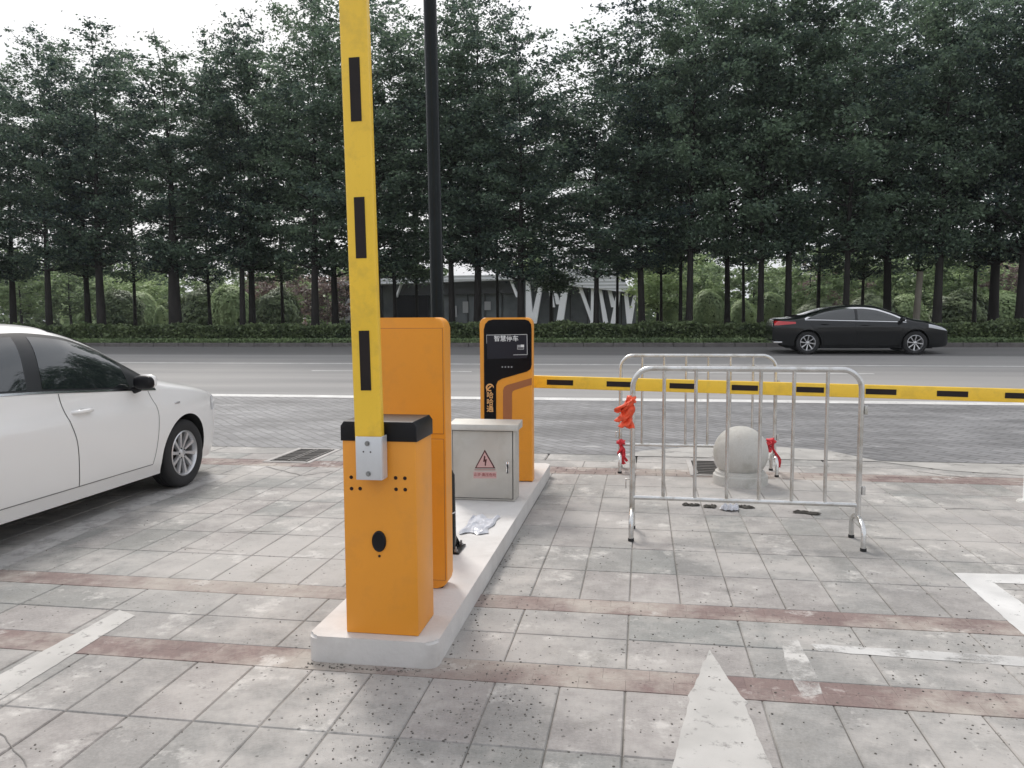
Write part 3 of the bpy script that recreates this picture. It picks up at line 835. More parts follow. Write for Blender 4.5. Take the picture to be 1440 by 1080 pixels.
for (q0, q1) in xs_:
    u0 = (P(q0, 540, Y2-0.085).x-p.x)/cs; u1 = (P(q1, 540, Y2-0.085).x-p.x)/cs
    bm = bmesh.new(); box_bm(bm, u0, u1, -0.0885, -0.081, -hwb2*0.42, hwb2*0.42, 0.001, 1)
    from_bm('stripe', bm, M['blackstripe'], arm2)
box('end_cap', 5.6, 5.62, -0.088, -0.037, -hwb2-0.003, hwb2+0.003, M['blackplastic'], arm2, bevel=0.003)
box('arm_clamp', -0.06, 0.17, -0.098, -0.03, zat-ISL-hwb2-0.012, zat-ISL+hwb2+0.012, M['alu'], gate2, bevel=0.004)

# ---- the two tall machines --------------------------------------------
def tall_machine(x0, x1, Yf, ztop, front):
    """front=True: printed face towards the camera; otherwise its back with the service door"""
    cx = (x0+x1)/2; hw = (x1-x0)/2; D = 0.13; H = ztop-ISL
    t = empty('ticket_machine', (cx, Yf, ISL))
    ol = rrect(-hw, hw, 0.004, H, 0.055, 8, (0, 1, 1, 0)) if front else rrect(-hw, hw, 0.004, H, 0.05, 8, (1, 1, 1, 1))
    bm = bmesh.new(); prism_bm(bm, ol, 0, D, bevel=0.012, seg=4)
    from_bm('body', bm, M['orange'], t, smooth=True)
    box('foot', -hw+0.03, hw-0.03, 0.02, D-0.02, 0.0, 0.03, M['seamdark'], t)
    return t, cx, hw, H
# far machine, face towards us
Yk = G(712, 677, ISL).y
kx0, kx1 = P(675.5, 600, Yk).x, P(748.5, 600, Yk).x
kz = P(712, 446.5, Yk).z
mach, kcx, khw, kH = tall_machine(kx0, kx1, Yk, kz, True)
tag(mach, 'far orange machine with black face panel and dark screen, beside the grey metal box', 'ticket machine')
def kl(px, py):
    q = P(px, py, Yk); return (q.x-kcx, q.z-ISL)
def plate(name, pts, y0, th, mat, parent, base=0):
    return prism(name, pts, y0-th, y0, mat, parent)
pan = [(680.5, 463), (682.5, 455.5), (687, 450.8), (694, 449.3), (738, 449.3), (743.5, 451), (746.8, 456), (747.6, 463), (747.8, 513), (746, 519), (741, 522.5), (706, 532.5), (700, 536), (697.8, 541.5), (697.8, 668), (681.5, 668)]
face = plate('face_panel', [kl(*q) for q in pan], -0.0005, 0.004, M['blackgloss'], mach)
br = [(707.5, 668), (707.5, 549), (709, 544.5), (713, 541.5), (747.9, 531.5), (747.9, 541), (724, 548.5), (721, 550.5), (720, 554), (720, 668)]
plate('brown_band', [kl(*q) for q in br], -0.0005, 0.0012, M['brown'], mach)
scr = plate('screen', [kl(*q) for q in ((684.5, 471), (741, 470), (741.5, 503.5), (685.5, 504.5))], -0.0045, 0.0015, M['screen'], face)
def kline(a, b, w=0.0035, mat=None, par=None, name='screen_border'):
    (x0, z0), (x1, z1) = kl(*a), kl(*b)
    d = Vector((x1-x0, z1-z0)); n_ = Vector((-d.y, d.x)).normalized()*w/2
    return plate(name, [(x0-n_.x, z0-n_.y), (x1-n_.x, z1-n_.y), (x1+n_.x, z1+n_.y), (x0+n_.x, z0+n_.y)], -0.006, 0.0008, mat or M['whiteprint'], par or face)
kline((684, 471.2), (741, 470.3)); kline((741.2, 470), (741.6, 498.6)); kline((741.5, 498.6), (722, 499)); kline((684.3, 471), (684.8, 483), 0.002)
plate('card_symbol', [kl(*q) for q in ((727.5, 485), (737, 485), (737, 491.5), (727.5, 491.5))], -0.006, 0.0008, M['greyprint'], face)
plate('card_corner', [kl(*q) for q in ((732.5, 484.6), (737.2, 484.6), (737.2, 488), (732.5, 488))], -0.007, 0.0006, M['whiteprint'], face)
plate('card_window', [kl(*q) for q in ((728.5, 488.6), (736, 488.6), (736, 490.2), (728.5, 490.2))], -0.007, 0.0006, M['screen'], face)
q = kl(712, 476.6)
text_mesh('lettering', '智慧停车', 0.054, M['whiteprint'], face, (q[0], -0.0068, q[1]), bold=0.0006)
for px in (706.5, 710.8, 715.2, 719.6):
    q = kl(px, 516); lathe('glyph_dot', [(0, -0.001), (0.0065, -0.001), (0.007, 0.0)], M['greyprint'], face, seg=10, loc=(q[0], -0.0048, q[1]), axis='Y')  # plain printed dots standing in for four tiny unreadable characters
# ring logo with a slanted leaf, then the vertical name
q = kl(689.3, 545)
bm = bmesh.new()
pts = [(q[0]+0.030*math.cos(a), -0.006, q[1]+0.030*math.sin(a)*0.92) for a in [2*math.pi*k/26 for k in range(22)]]
tube_bm(bm, pts, [0.004+0.004*abs(math.sin(k/7)) for k in range(22)], 6)
tube_bm(bm, [(q[0]-0.022, -0.006, q[1]-0.018), (q[0]-0.004, -0.006, q[1]+0.002), (q[0]+0.02, -0.006, q[1]+0.018)], [0.003, 0.008, 0.003], 6)
tube_bm(bm, [(q[0]-0.03, -0.006, q[1]-0.012), (q[0]-0.028, -0.006, q[1]-0.04)], [0.004, 0.002], 6)
from_bm('emblem', bm, M['logo'], face, smooth=True)
for (ch, py) in (('哈', 556.2), ('哈', 565.8), ('通', 575.4)):
    q = kl(689.3, py); text_mesh('lettering', ch, 0.062, M['logo'], face, (q[0], -0.006, q[1]), bold=0.0008)
q = kl(689.5, 598)
text_mesh('lettering', 'SID', 0.066, M['logo'], face, (q[0], -0.006, q[1]+0.005), rot=(math.pi/2, math.pi/2, 0), bold=0.001)

# near machine, seen from its back
Ym = G(600, 827.5, ISL).y
mx0, mx1 = P(503, 700, Ym).x, P(627.5, 700, Ym).x
mz = P(590, 446.5, Ym).z
mach2, mcx, mhw, mH = tall_machine(mx0, mx1, Ym, mz, False)
tag(mach2, 'near tall orange machine seen from the back, plain service doors, behind the raised arm', 'ticket machine')
def ml(px, py):
    q = P(px, py, Ym); return (q.x-mcx, q.z-ISL)
zu0 = ml(600, 609.5)[1]; zu1 = ml(600, 462)[1]; xr_ = ml(622.8, 540)[0]
for (nm, z0, z1) in (('upper_door', zu0, zu1), ('lower_door', 0.05, ml(600, 617.5)[1])):
    bm = bmesh.new(); box_bm(bm, -xr_, xr_, -0.0035, 0.004, z0, z1, 0.0015, 1)
    from_bm(nm, bm, M['orange'], mach2, smooth=True)
    bm = bmesh.new(); w_ = 0.0025
    for (a0_, a1_, b0_, b1_) in ((-xr_-w_, -xr_, z0-w_, z1+w_), (xr_, xr_+w_, z0-w_, z1+w_), (-xr_, xr_, z0-w_, z0), (-xr_, xr_, z1, z1+w_)):
        box_bm(bm, a0_, a1_, -0.0012, 0.002, b0_, b1_)
    from_bm('door_gap', bm, M['brown'], mach2)
for zz in (zu0+0.12, zu1-0.12):
    q_ = tube('hinge', [(-xr_-0.004, -0.004, zz-0.03), (-xr_-0.004, -0.004, zz+0.03)], 0.006, M['orange'], mach2, seg=10)
# its printed front, on the side away from us
box('face_panel', -mhw+0.02, mhw-0.02, 0.1305, 0.134, mH-0.55, mH-0.03, M['blackgloss'], mach2, bevel=0.001)

# ---- grey metal electric box --------------------------------------------
Ye = G(680, 704, ISL).y
ex0, ex1 = P(633.5, 650, Ye).x, P(724.5, 650, Ye).x
ecx = (ex0+ex1)/2; ehw = (ex1-ex0)/2; eH = P(680, 604, Ye).z-ISL
ebox = empty('electric_box', (ecx, Ye, ISL))
tag(ebox, 'pale metal electric box with a red lightning triangle and a door latch', 'electric box')
eD = 0.20
box('cabinet', -ehw, ehw, 0, eD, 0.003, eH, M['steelbox'], ebox, bevel=0.004)
bm = bmesh.new()
prism_bm(bm, [(-0.035, eH-0.004), (-0.035, eH+0.012), (-0.02, eH+0.04), (eD+0.02, eH+0.055), (eD+0.02, eH-0.004)], -ehw-0.012, ehw+0.026, bevel=0.003, seg=2, axis='X')
from_bm('rain_hood', bm, M['steelbox'], ebox, smooth=True)
def el(px, py):
    q = P(px, py, Ye); return (q.x-ecx, q.z-ISL)
dx0, dx1, dz0, dz1 = -ehw+0.022, ehw-0.022, 0.022, eH-0.012
bm = bmesh.new(); box_bm(bm, dx0, dx1, -0.007, 0.002, dz0, dz1, 0.003, 2)
door = from_bm('door', bm, M['steelbox'], ebox, smooth=True)
bm = bmesh.new()
for (a0_, a1_, b0_, b1_) in ((dx0-0.005, dx0-0.0005, dz0-0.005, dz1+0.005), (dx1+0.0005, dx1+0.006, dz0-0.005, dz1+0.005), (dx0, dx1, dz0-0.005, dz0-0.0005), (dx0, dx1, dz1+0.0005, dz1+0.005)):
    box_bm(bm, a0_, a1_, -0.0015, 0.002, b0_, b1_)
from_bm('door_gap', bm, M['seamdark'], ebox)
def eplate(name, pts, mat, lvl): return prism(name, [el(*q) for q in pts], -0.0072-0.0008*lvl, -0.0065, mat, door, smooth=False)
tri = [(682, 632), (697, 658.5), (667.8, 658.5)]
eplate('warning_triangle', tri, M['darkred'], 1)
eplate('triangle_field', [(682, 635.5), (694.2, 657), (670.3, 657)], M['pink'], 2)
eplate('lightning_bolt', [(681, 640.5), (683, 641.5), (682.5, 645.8), (685, 645.4), (683.6, 653), (684.4, 652.6), (682.6, 655.6), (681.6, 652), (682.2, 652.4), (682, 648.8), (679.8, 649.3)], M['darkred'], 3)
eplate('warning_line', [(667.5, 660), (697, 660), (697, 661), (667.5, 661)], M['redink'], 1)
eplate('warning_plate', [(666, 663), (698.5, 663), (698.5, 672.5), (666, 672.5)], M['pink'], 1)
q = el(682.2, 667.6)
text_mesh('lettering', '止步·高压危险', 0.0285, M['redink'], door, (q[0], -0.0086, q[1]), ex=0.0003, bold=0.0003)
q = el(714, 657)
bm = bmesh.new()
box_bm(bm, q[0]-0.012, q[0]+0.012, -0.014, -0.006, q[1]-0.04, q[1]+0.045, 0.003, 2)
lt = from_bm('latch', bm, M['chrome'], door, smooth=True)
bm = bmesh.new(); tube_bm(bm, [(q[0], -0.016, q[1]+0.025), (q[0]+0.004, -0.026, q[1]), (q[0]+0.001, -0.018, q[1]-0.045)], [0.007, 0.006, 0.004], 8)
from_bm('latch_lever', bm, M['trim'], lt, smooth=True)

# ---- black post -----------------------------------------------------------
base = G(634, 773, ISL)
topp = P(604.5, 0, base.y); mid_ = P(614.5, 400, base.y)
dirv = (topp-mid_).normalized()
slope = (topp.x-mid_.x)/(topp.z-mid_.z)
bx = mid_.x + slope*(ISL-mid_.z) 
post = empty('steel_post', (bx, base.y, ISL))
tag(post, 'tall slim black steel post bolted to the white island behind the near machine', 'post')
rU = (P(624, 400, base.y).x-P(605, 400, base.y).x)/2
zt = P(640, 655, base.y).z-ISL
rL = P(641, 720, base.y).x - (bx+slope*0.4)
rL = min(max(rL, 0.055), 0.08)
tube('lower_sleeve', [(0, 0, 0.012), (slope*(zt-0.06), 0, zt-0.06), (slope*zt, 0, zt)], [rL, rL, rU+0.006], M['polemetal'], post, seg=24)
tube('shaft', [(slope*(zt-0.05), 0, zt-0.05), (slope*5.5, 0, 5.5)], [rU, rU*0.86], M['polemetal'], post, seg=24)
tube('collar', [(slope*zt, 0, zt-0.012), (slope*zt, 0, zt+0.012)], rU+0.012, M['polemetal'], post, seg=24)
tube('cable_band', [(slope*0.3, 0, 0.235), (slope*0.3, 0, 0.243)], rL+0.002, M['alu'], post, seg=24)
bp_ = box('base_plate', -0.12, 0.12, -0.10, 0.10, 0.0005, 0.012, M['polemetal'], post, bevel=0.002)
for sx in (-1, 1):
    for sy in (-1, 1):
        lathe('anchor_bolt', [(0, 0.03), (0.007, 0.03), (0.007, 0.012), (0.014, 0.012), (0.014, 0.0)], M['bolt'], post, seg=6, loc=(sx*0.095, sy*0.075, 0.012))
for k in range(4):
    a = R(45+90*k)
    prism('gusset', [(0.0, 0.0), (0.05, 0.0), (0.0, 0.09)], -0.003, 0.003, M['polemetal'], post, loc=(math.cos(a)*(rL-0.004), math.sin(a)*(rL-0.004), 0.0125), smooth=False).rotation_euler = (0, 0, a)

# ================================================================== CROWD BARRIERS, STONE BALL, SMALL THINGS
def arc(cx, cz, r, a0, a1, n=8):
    return [(cx+r*math.cos(R(a0+(a1-a0)*k/n)), 0, cz+r*math.sin(R(a0+(a1-a0)*k/n))) for k in range(n+1)]
def make_fence(W, H, zlow, foot_rise, foot_span, bars=6):
    t = empty('crowd_barrier', (0, 0, 0))
    hw = W/2; r = 0.13
    zf = foot_rise
    pts = [(-hw, 0, zf-0.01)] + arc(-hw+r, H-r-0.019, r, 180, 90) + arc(hw-r, H-r-0.019, r, 90, 0) + [(hw, 0, zf-0.01)]
    tube('frame', pts, 0.019, M['stainless'], t, seg=14)
    tube('lower_rail', [(-hw, 0, zlow), (hw, 0, zlow)], 0.0165, M['stainless'], t, seg=12)
    for k in range(bars):
        x = -hw + W*(k+1)/(bars+1)
        tube('bar', [(x, 0, zlow), (x, 0, H-0.02)], 0.0125, M['stainless'], t, seg=10)
    for s in (-1, 1):
        hs = foot_span/2
        f = [(s*hw, -hs, 0.0), (s*hw, -hs, zf*0.55)]
        f += [(s*hw, -hs*math.cos(R(a)), zf*0.55+zf*0.45*math.sin(R(a))) for a in range(15, 180, 15)]
        f += [(s*hw, hs, zf*0.55), (s*hw, hs, 0.0)]
        ft = tube('foot', f, 0.018, M['stainless'], t, seg=12)
        for sy in (-1, 1):
            lathe('rubber_tip', [(0, 0.001), (0.021, 0.001), (0.021, 0.02), (0.019, 0.02)], M['rubber'], ft, seg=14, loc=(s*hw, sy*hs, 0))
    for z in (H*0.76, zlow+0.10):
        bm = bmesh.new()
        box_bm(bm, hw+0.019, hw+0.042, -0.012, 0.012, z-0.03, z+0.03, 0.003, 1)
        from_bm('coupling_socket', bm, M['stainless'], t, smooth=True)
        tube('coupling_hook', [(-hw-0.015, 0, z+0.03), (-hw-0.045, 0, z+0.03), (-hw-0.045, 0, z-0.035)], 0.005, M['stainless'], t, seg=8)
    return t
fL = (G(888, 742) + G(889, 762))/2; fR = (G(1196, 755) + G(1215, 776))/2
fv = fR-fL
Wf = fv.length
Hf = P(1050, 515, (fL.y+fR.y)/2).z
zlow = 0.5*(P(889, 698.5, fL.y).z + P(1213, 711, fR.y).z)
fence = make_fence(Wf, Hf, zlow, P(1208, 727, fR.y).z, 0.34)
fence.location = (fL+fR)/2; fence.rotation_euler = (0, 0, math.atan2(fv.y, fv.x))
tag(fence, 'stainless crowd barrier standing in front of the stone ball', 'crowd barrier', 'crowd barriers round the stone ball')
bL, bR = G(872, 661), G(1088, 666)
bL.y += 0.0
bv = bR-bL
fence2 = copy_tree(fence)
fence2.location = (bL+bR)/2; fence2.rotation_euler = (0, 0, math.atan2(bv.y, bv.x))
fence2.scale = (bv.length/Wf, 1, P(980, 497.5, (bL.y+bR.y)/2).z/Hf)
tag(fence2, 'stainless crowd barrier standing behind the stone ball', 'crowd barrier')

# stone ball on its moulded plinth
sf = G(1040, 687)
rb = P(1081, 636, sf.y+0.25).x - P(1042, 636, sf.y+0.25).x
cyb = sf.y + rb*1.0
scx = P(1041.5, 636, cyb).x; scz = P(1041, 636.5, cyb).z
ball = empty('stone_bollard', (scx, cyb, 0))
tag(ball, 'pale grey stone ball on a round moulded plinth between the two crowd barriers', 'stone ball')
zb = scz-rb
lathe('plinth', [(0, 0.16), (rb*0.62, 0.16), (rb*0.66, 0.155), (rb*0.70, 0.13), (rb*0.86, 0.125), (rb*0.92, 0.115), (rb*0.93, 0.095), (rb*0.99, 0.085), (rb*1.0, 0.06), (rb*1.0, 0.0), (0, 0)], M['granite'], ball, seg=64)
lathe('sphere', [(rb*math.sin(R(a)), scz - rb*math.cos(R(a))) for a in range(0, 181, 4)], M['granite'], ball, seg=72, angle=60)

# ribbons tied to the barriers
def ribbon(name, label, anchor, mat, strips, knot=0.03, seed=0, group=None):
    rr = random.Random(seed)
    t = empty(name, anchor)
    bm = bmesh.new()
    bmesh.ops.create_icosphere(bm, subdivisions=3, radius=knot)
    for v in bm.verts:
        f = 1+0.35*math.sin(v.co.x*130+seed)*math.cos(v.co.z*110) + 0.15*math.sin(v.co.y*200)
        v.co = Vector((v.co.x*f, v.co.y*f*0.8, v.co.z*f*0.75))
    from_bm('knot', bm, mat, t, smooth=True, angle=80)
    tube('loop', [(0.02*math.cos(R(a))+0.0, 0.026*math.sin(R(a)), 0.005*math.sin(R(2*a))) for a in range(0, 361, 30)], 0.007, mat, t, seg=6)
    for (dx, dz, w0, w1) in strips:
        n = 26; vs = []; fs = []
        ph = rr.uniform(0, 6)
        for k in range(n+1):
            u = k/n
            cx_ = dx*u**0.8 + 0.012*math.sin(u*9+ph); cz_ = dz*u; cy_ = -0.025 - 0.02*math.sin(u*7+ph) - 0.015*u
            w = w0+(w1-w0)*min(1, u*1.6)
            tw = 0.5*math.sin(u*5+ph)
            for j in range(5):
                v = (j/4-0.5)*w
                vs.append((cx_+v*math.cos(tw), cy_+v*math.sin(tw)+0.008*math.sin(j*2.6+u*6+ph), cz_+0.006*math.cos(j*2)))
        for k in range(n):
            for j in range(4): fs.append((k*5+j, k*5+j+1, (k+1)*5+j+1, (k+1)*5+j))
        o = mesh('tail', vs, fs, mat, t, smooth=True)
        sm = o.modifiers.new('thickness', 'SOLIDIFY'); sm.thickness = 0.0015
    return tag(t, label, 'ribbon', group)
ribbon('red_ribbon', 'bright orange red cloth bundle tied to the left post of the front barrier', P(888, 562, fL.y-0.02), M['ribbon_orange'],
       [(-0.055, -0.19, 0.03, 0.07), (-0.02, -0.20, 0.03, 0.065), (-0.10, -0.09, 0.03, 0.06), (-0.075, -0.15, 0.02, 0.07)], 0.034, 1)
ribbon('red_ribbon', 'crimson ribbon knotted low on the left post of the rear barrier', P(873, 622, bL.y-0.02), M['ribbon'],
       [(0.03, -0.22, 0.02, 0.05), (0.0, -0.15, 0.03, 0.05), (0.05, -0.19, 0.02, 0.035)], 0.045, 5)
ribbon('red_ribbon', 'crimson ribbon with two splayed tails on the right post of the rear barrier', P(1084, 621, bR.y-0.03), M['ribbon'],
       [(-0.10, -0.26, 0.02, 0.035), (0.085, -0.25, 0.02, 0.04), (-0.03, -0.10, 0.03, 0.04)], 0.042, 9)

# crumpled sheets and litter
def crumple(name, cx_, cy_, z, w, d, h, mat, seed, label=None, cat=None, rot=0.0, n=18):
    rr = np.random.RandomState(seed)
    ph = rr.rand(8)*6
    vs, fs = [], []
    for j in range(n+1):
        for i in range(n+1):
            u, v = i/n-0.5, j/n-0.5
            e = 1+0.18*math.sin(7*u+ph[0])*math.cos(6*v+ph[1])
            x = u*w*e + 0.05*w*math.sin(v*11+ph[2]); y = v*d*e + 0.07*d*math.sin(u*9+ph[3])
            zz = h*(0.5+0.5*math.sin(13*u+5*v+ph[4])*math.cos(9*v-7*u+ph[5])) + h*0.35*rr.rand()
            if i in (0, n) or j in (0, n): zz *= 0.3
            vs.append((x, y, zz+0.002))
    for j in range(n):
        for i in range(n):
            fs.append((j*(n+1)+i, j*(n+1)+i+1, (j+1)*(n+1)+i+1, (j+1)*(n+1)+i))
    o = mesh(name, vs, fs, mat, smooth=True, angle=25, loc=(cx_, cy_, z))
    o.rotation_euler = (0, 0, rot)
    if label: tag(o, label, cat)
    return o
p0, p1 = G(645, 752, ISL), G(702, 728, ISL)
crumple('plastic_sheet', (p0.x+p1.x)/2, (p0.y+p1.y)/2, ISL+0.001, p1.x-p0.x, (p1.y-p0.y)*0.9, 0.022, M['bag'], 3, 'crumpled translucent grey plastic film lying on the island before the electric box', 'plastic film')
p0 = G(1026, 717)
crumple('plastic_bag', p0.x, p0.y, 0.003, 0.13, 0.12, 0.035, M['bag'], 8, 'crumpled whitish plastic scrap lying under the lower rail of the front barrier', 'plastic scrap')
for i, (px, py, w, d, lab) in enumerate(((972, 711, 0.14, 0.06, 'dark dead leaf lying left of the whitish plastic scrap'),
                                         (998, 713, 0.10, 0.09, 'dark dead leaf touching the left edge of the whitish plastic scrap'),
                                         (1049, 714, 0.12, 0.07, 'dark dead leaf lying right of the whitish plastic scrap'),
                                         (1134, 722, 0.20, 0.07, 'long dark dead leaf lying alone under the right half of the front barrier'))):
    p0 = G(px, py)
    crumple('dead_leaf', p0.x, p0.y, 0.002, w, d, 0.014, M['leafdark'], 20+i, lab, 'dead leaf', rot=rnd.uniform(-0.5, 0.5), n=8)
# loose grit on the paving
bm = bmesh.new()
gr = random.Random(5)
def stone(x, y, z, s):
    r_ = bmesh.ops.create_icosphere(bm, subdivisions=1, radius=s)
    for v in r_['verts']:
        v.co = Vector((v.co.x*gr.uniform(0.7, 1.5)+x, v.co.y*gr.uniform(0.7, 1.4)+y, v.co.z*0.6+z+s*0.35))
for k in range(1500):
    u = gr.random()
    if u < 0.45:
        px, py = gr.uniform(640, 1440), gr.gauss(900, 70)
    elif u < 0.75:
        px, py = gr.uniform(0, 1440), gr.uniform(700, 1080)
    else:
        px, py = gr.uniform(430, 760), gr.uniform(930, 1075)
    if py < 660: continue
    p0 = G(px, py)
    if ixl-0.01 < p0.x < ixr+0.01 and iyf-0.01 < p0.y < iyb: continue
    stone(p0.x, p0.y, 0.0, gr.choice([0.0012, 0.002, 0.002, 0.003, 0.0045]))
for k in range(160):   # dirt gathered at the island's foot
    s = gr.random()
    if s < 0.5: x, y = gr.uniform(ixl, ixr), iyf-abs(gr.gauss(0, 0.03))-0.01
    else: x, y = ixr+abs(gr.gauss(0, 0.04))+0.01, gr.uniform(iyf, iyf+2.5)
    stone(x, y, 0.0, gr.choice([0.002, 0.003, 0.005]))
tag(from_bm('grit', bm, plain('dark grit', (0.13, 0.12, 0.105), 0.9, var=0.4, vscale=3), smooth=False), kind='stuff')

# white post at the right edge of the view
pw = G(1446, 706)
wp = empty('white_post', (pw.x, pw.y, 0))
tag(wp, 'slim white post just inside the right edge of the paving', 'post')
hp = P(1445, 600, pw.y).z
tube('shaft', [(0, 0, 0), (0, 0, hp)], 0.04, M['whitewall'], wp, seg=20)
lathe('cap', [(0, hp+0.02), (0.03, hp+0.018), (0.045, hp), (0.045, hp-0.02), (0.04, hp-0.02)], M['whitewall'], wp, seg=20)
lathe('base_flange', [(0, 0.015), (0.08, 0.015), (0.09, 0.0)], M['granite'], wp, seg=20)

# ================================================================== LEAF CLOUDS
def leaf_mesh(me_name, centers, size, mats, seed=0, flat=0.6, elong=1.6):
    rs = np.random.RandomState(seed)
    n = len(centers)
    nrm = rs.normal(size=(n, 3)); nrm[:, 2] = np.abs(nrm[:, 2]) + flat
    nrm /= np.linalg.norm(nrm, axis=1)[:, None]
    t = rs.normal(size=(n, 3)); t -= nrm*np.sum(t*nrm, axis=1)[:, None]; t /= np.linalg.norm(t, axis=1)[:, None]
    b = np.cross(nrm, t)
    s = (size*rs.uniform(0.6, 1.35, n))[:, None]
    L = t*s*0.5*elong; Wd = b*s*0.5; dn = nrm*s*0.14
    v = np.empty((n, 4, 3))
    v[:, 0] = centers - L - dn; v[:, 1] = centers + Wd + dn*0.6 - L*0.1
    v[:, 2] = centers + L - dn; v[:, 3] = centers - Wd + dn*0.6 - L*0.1
    me = bpy.data.meshes.new(me_name)
    me.vertices.add(n*4); me.loops.add(n*4); me.polygons.add(n)
    me.vertices.foreach_set('co', v.reshape(-1).astype(np.float32))
    me.loops.foreach_set('vertex_index', np.arange(n*4, dtype=np.int32))
    me.polygons.foreach_set('loop_start', np.arange(0, n*4, 4, dtype=np.int32))
    me.polygons.foreach_set('loop_total', np.full(n, 4, dtype=np.int32))
    me.update(calc_edges=True)
    for m_ in mats: me.materials.append(m_)
    return me

def make_tree(label, cat, H, crown0, rad, trunk_r, seed, mat_leaf, mat_bark, leaf=0.16, nleaf=9000, density=1.0, top_ragged=0.5, name='roadside_tree', lean=0.0, fork=False):
    rr = random.Random(seed); rs = np.random.RandomState(seed)
    t = empty(name, (0, 0, 0))
    # trunk: tapered, slightly wandering, runs to near the top
    bm = bmesh.new()
    pts, rads = [], []
    wx, wy = rr.uniform(0, 6), rr.uniform(0, 6)
    n = 14
    for k in range(n+1):
        u = k/n; z = H*0.93*u
        pts.append((lean*z + 0.12*math.sin(u*4+wx)*u, 0.12*math.sin(u*5+wy)*u, z - (0.05 if k == 0 else 0)))
        rads.append(max(0.015, trunk_r*(1-u)**1.25*(1.0 + (0.35 if k == 0 else 0))))
    tube_bm(bm, pts, rads, 9)
    def trunk_at(z):
        u = min(1, z/(H*0.93)); k = min(n-1, int(u*n)); f = u*n-k
        a, b_ = Vector(pts[k]), Vector(pts[k+1]); return a.lerp(b_, f), rads[k]*(1-f)+rads[k+1]*f
    cl = []
    z = crown0*0.85
    ang = rr.uniform(0, 6)
    while z < H*0.95:
        u = (z-crown0)/(H-crown0)
        prof = rad*(0.82+0.40*math.sin(min(1, max(0, u))*2.6+0.3+0.5*math.sin(seed)))*(1-max(0, u-0.5)**1.7*2.1)*(1+0.16*math.sin(z*1.9+seed))
        if u < 0.02: prof = rad*0.75
        prof = max(0.28, prof)
        nb = 2 if u > 0.7 else 3
        for _ in range(nb):
            ang += 2.399 + rr.uniform(-0.3, 0.3)
            ln = prof*rr.uniform(0.6, 1.15)
            base, br_ = trunk_at(z)
            rise_ = ln*rr.uniform(0.15, 0.55)*(1.5 if u > 0.6 else 0.9)
            tip = base + Vector((math.cos(ang)*ln, math.sin(ang)*ln, rise_))
            midp = base.lerp(tip, 0.5) + Vector((0, 0, -0.06*ln+rr.uniform(-0.1, 0.1)))
            tube_bm(bm, [base, midp, tip], [max(0.01, br_*0.42), max(0.008, br_*0.25), 0.006], 5, cap=False)
            m_ = max(2, int(ln/0.42))
            for q in range(m_):
                f = 0.3+0.75*(q+rr.uniform(0.2, 0.8))/m_
                c = base.lerp(tip, f)
                cr_ = rr.uniform(0.28, 0.66)*(1.0 if u < 0.75 else 0.75)
                cl.append((c.x+rr.gauss(0, .12), c.y+rr.gauss(0, .12), c.z+rr.gauss(0, .10), cr_))
        z += rr.uniform(0.26, 0.48)
    for k in range(int(9+8*top_ragged)):   # spiky leading shoots
        a = rr.uniform(0, 6.28); d_ = rr.uniform(0, rad*0.8)
        zz = H*rr.uniform(0.90, 1.0) - d_*0.8
        for q in range(4): cl.append((lean*H+math.cos(a)*d_, math.sin(a)*d_, zz-0.28*q, 0.10+0.06*q))
    from_bm('trunk', bm, mat_bark, t, smooth=True, angle=70)
    cl = np.array(cl)
    w = cl[:, 3]**2*(1.25-0.62*np.clip((cl[:, 2]-crown0)/(H-crown0), 0, 1)); w /= w.sum()
    idx = rs.choice(len(cl), size=nleaf, p=w)
    off = rs.normal(size=(nleaf, 3)); off /= np.linalg.norm(off, axis=1)[:, None]
    off *= (np.abs(rs.normal(size=nleaf))*0.62+0.12)[:, None]*cl[idx, 3][:, None]*np.array([1.15, 1.15, 0.55])
    cen = cl[idx, :3] + off
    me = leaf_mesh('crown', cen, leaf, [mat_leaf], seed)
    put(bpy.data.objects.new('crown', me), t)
    return tag(t, label, cat)

# ================================================================== ROADSIDE TREES
TREES = [  # px at hedge height, apparent trunk width in px, row
    (-95, 13, 0), (-40, 11, 1), (18, 12, 1), (69, 12, 0), (124, 11, 1), (143, 15, 0), (190, 6, 2), (247, 22, 0), (296, 6, 2), (341, 10, 0), (355, 12, 1), (398, 6, 2), (443, 13, 0),
    (472, 12, 1), (534, 10, 0), (556, 7, 1), (586, 6, 2), (636, 11, 0), (671, 13, 0), (700, 5, 2), (733, 12, 0), (775, 6, 2), (838, 9, 0), (868, 5, 2), (903, 11, 0), (930, 5, 2), (957, 6, 1), (969, 11, 0),
    (1023, 9, 1), (1046, 5, 2), (1069, 10, 0), (1108, 11, 0), (1150, 6, 2), (1189, 10, 0), (1212, 5, 2), (1248, 12, 1), (1290, 5, 2), (1317, 13, 0), (1370, 6, 2), (1397, 14, 1), (1434, 14, 0), (1490, 12, 0), (1550, 12, 1)]
ROWY = [KERB_Y+3.2, KERB_Y+6.0, KERB_Y+9.5]
protos = []
for s in range(6):
    H = [14.2, 13.4, 14.8, 13.8, 14.5, 13.0][s]
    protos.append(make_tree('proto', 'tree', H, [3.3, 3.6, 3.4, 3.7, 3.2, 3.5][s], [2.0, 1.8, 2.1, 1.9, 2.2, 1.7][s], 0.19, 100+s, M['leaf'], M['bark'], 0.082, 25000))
used = [False]*6
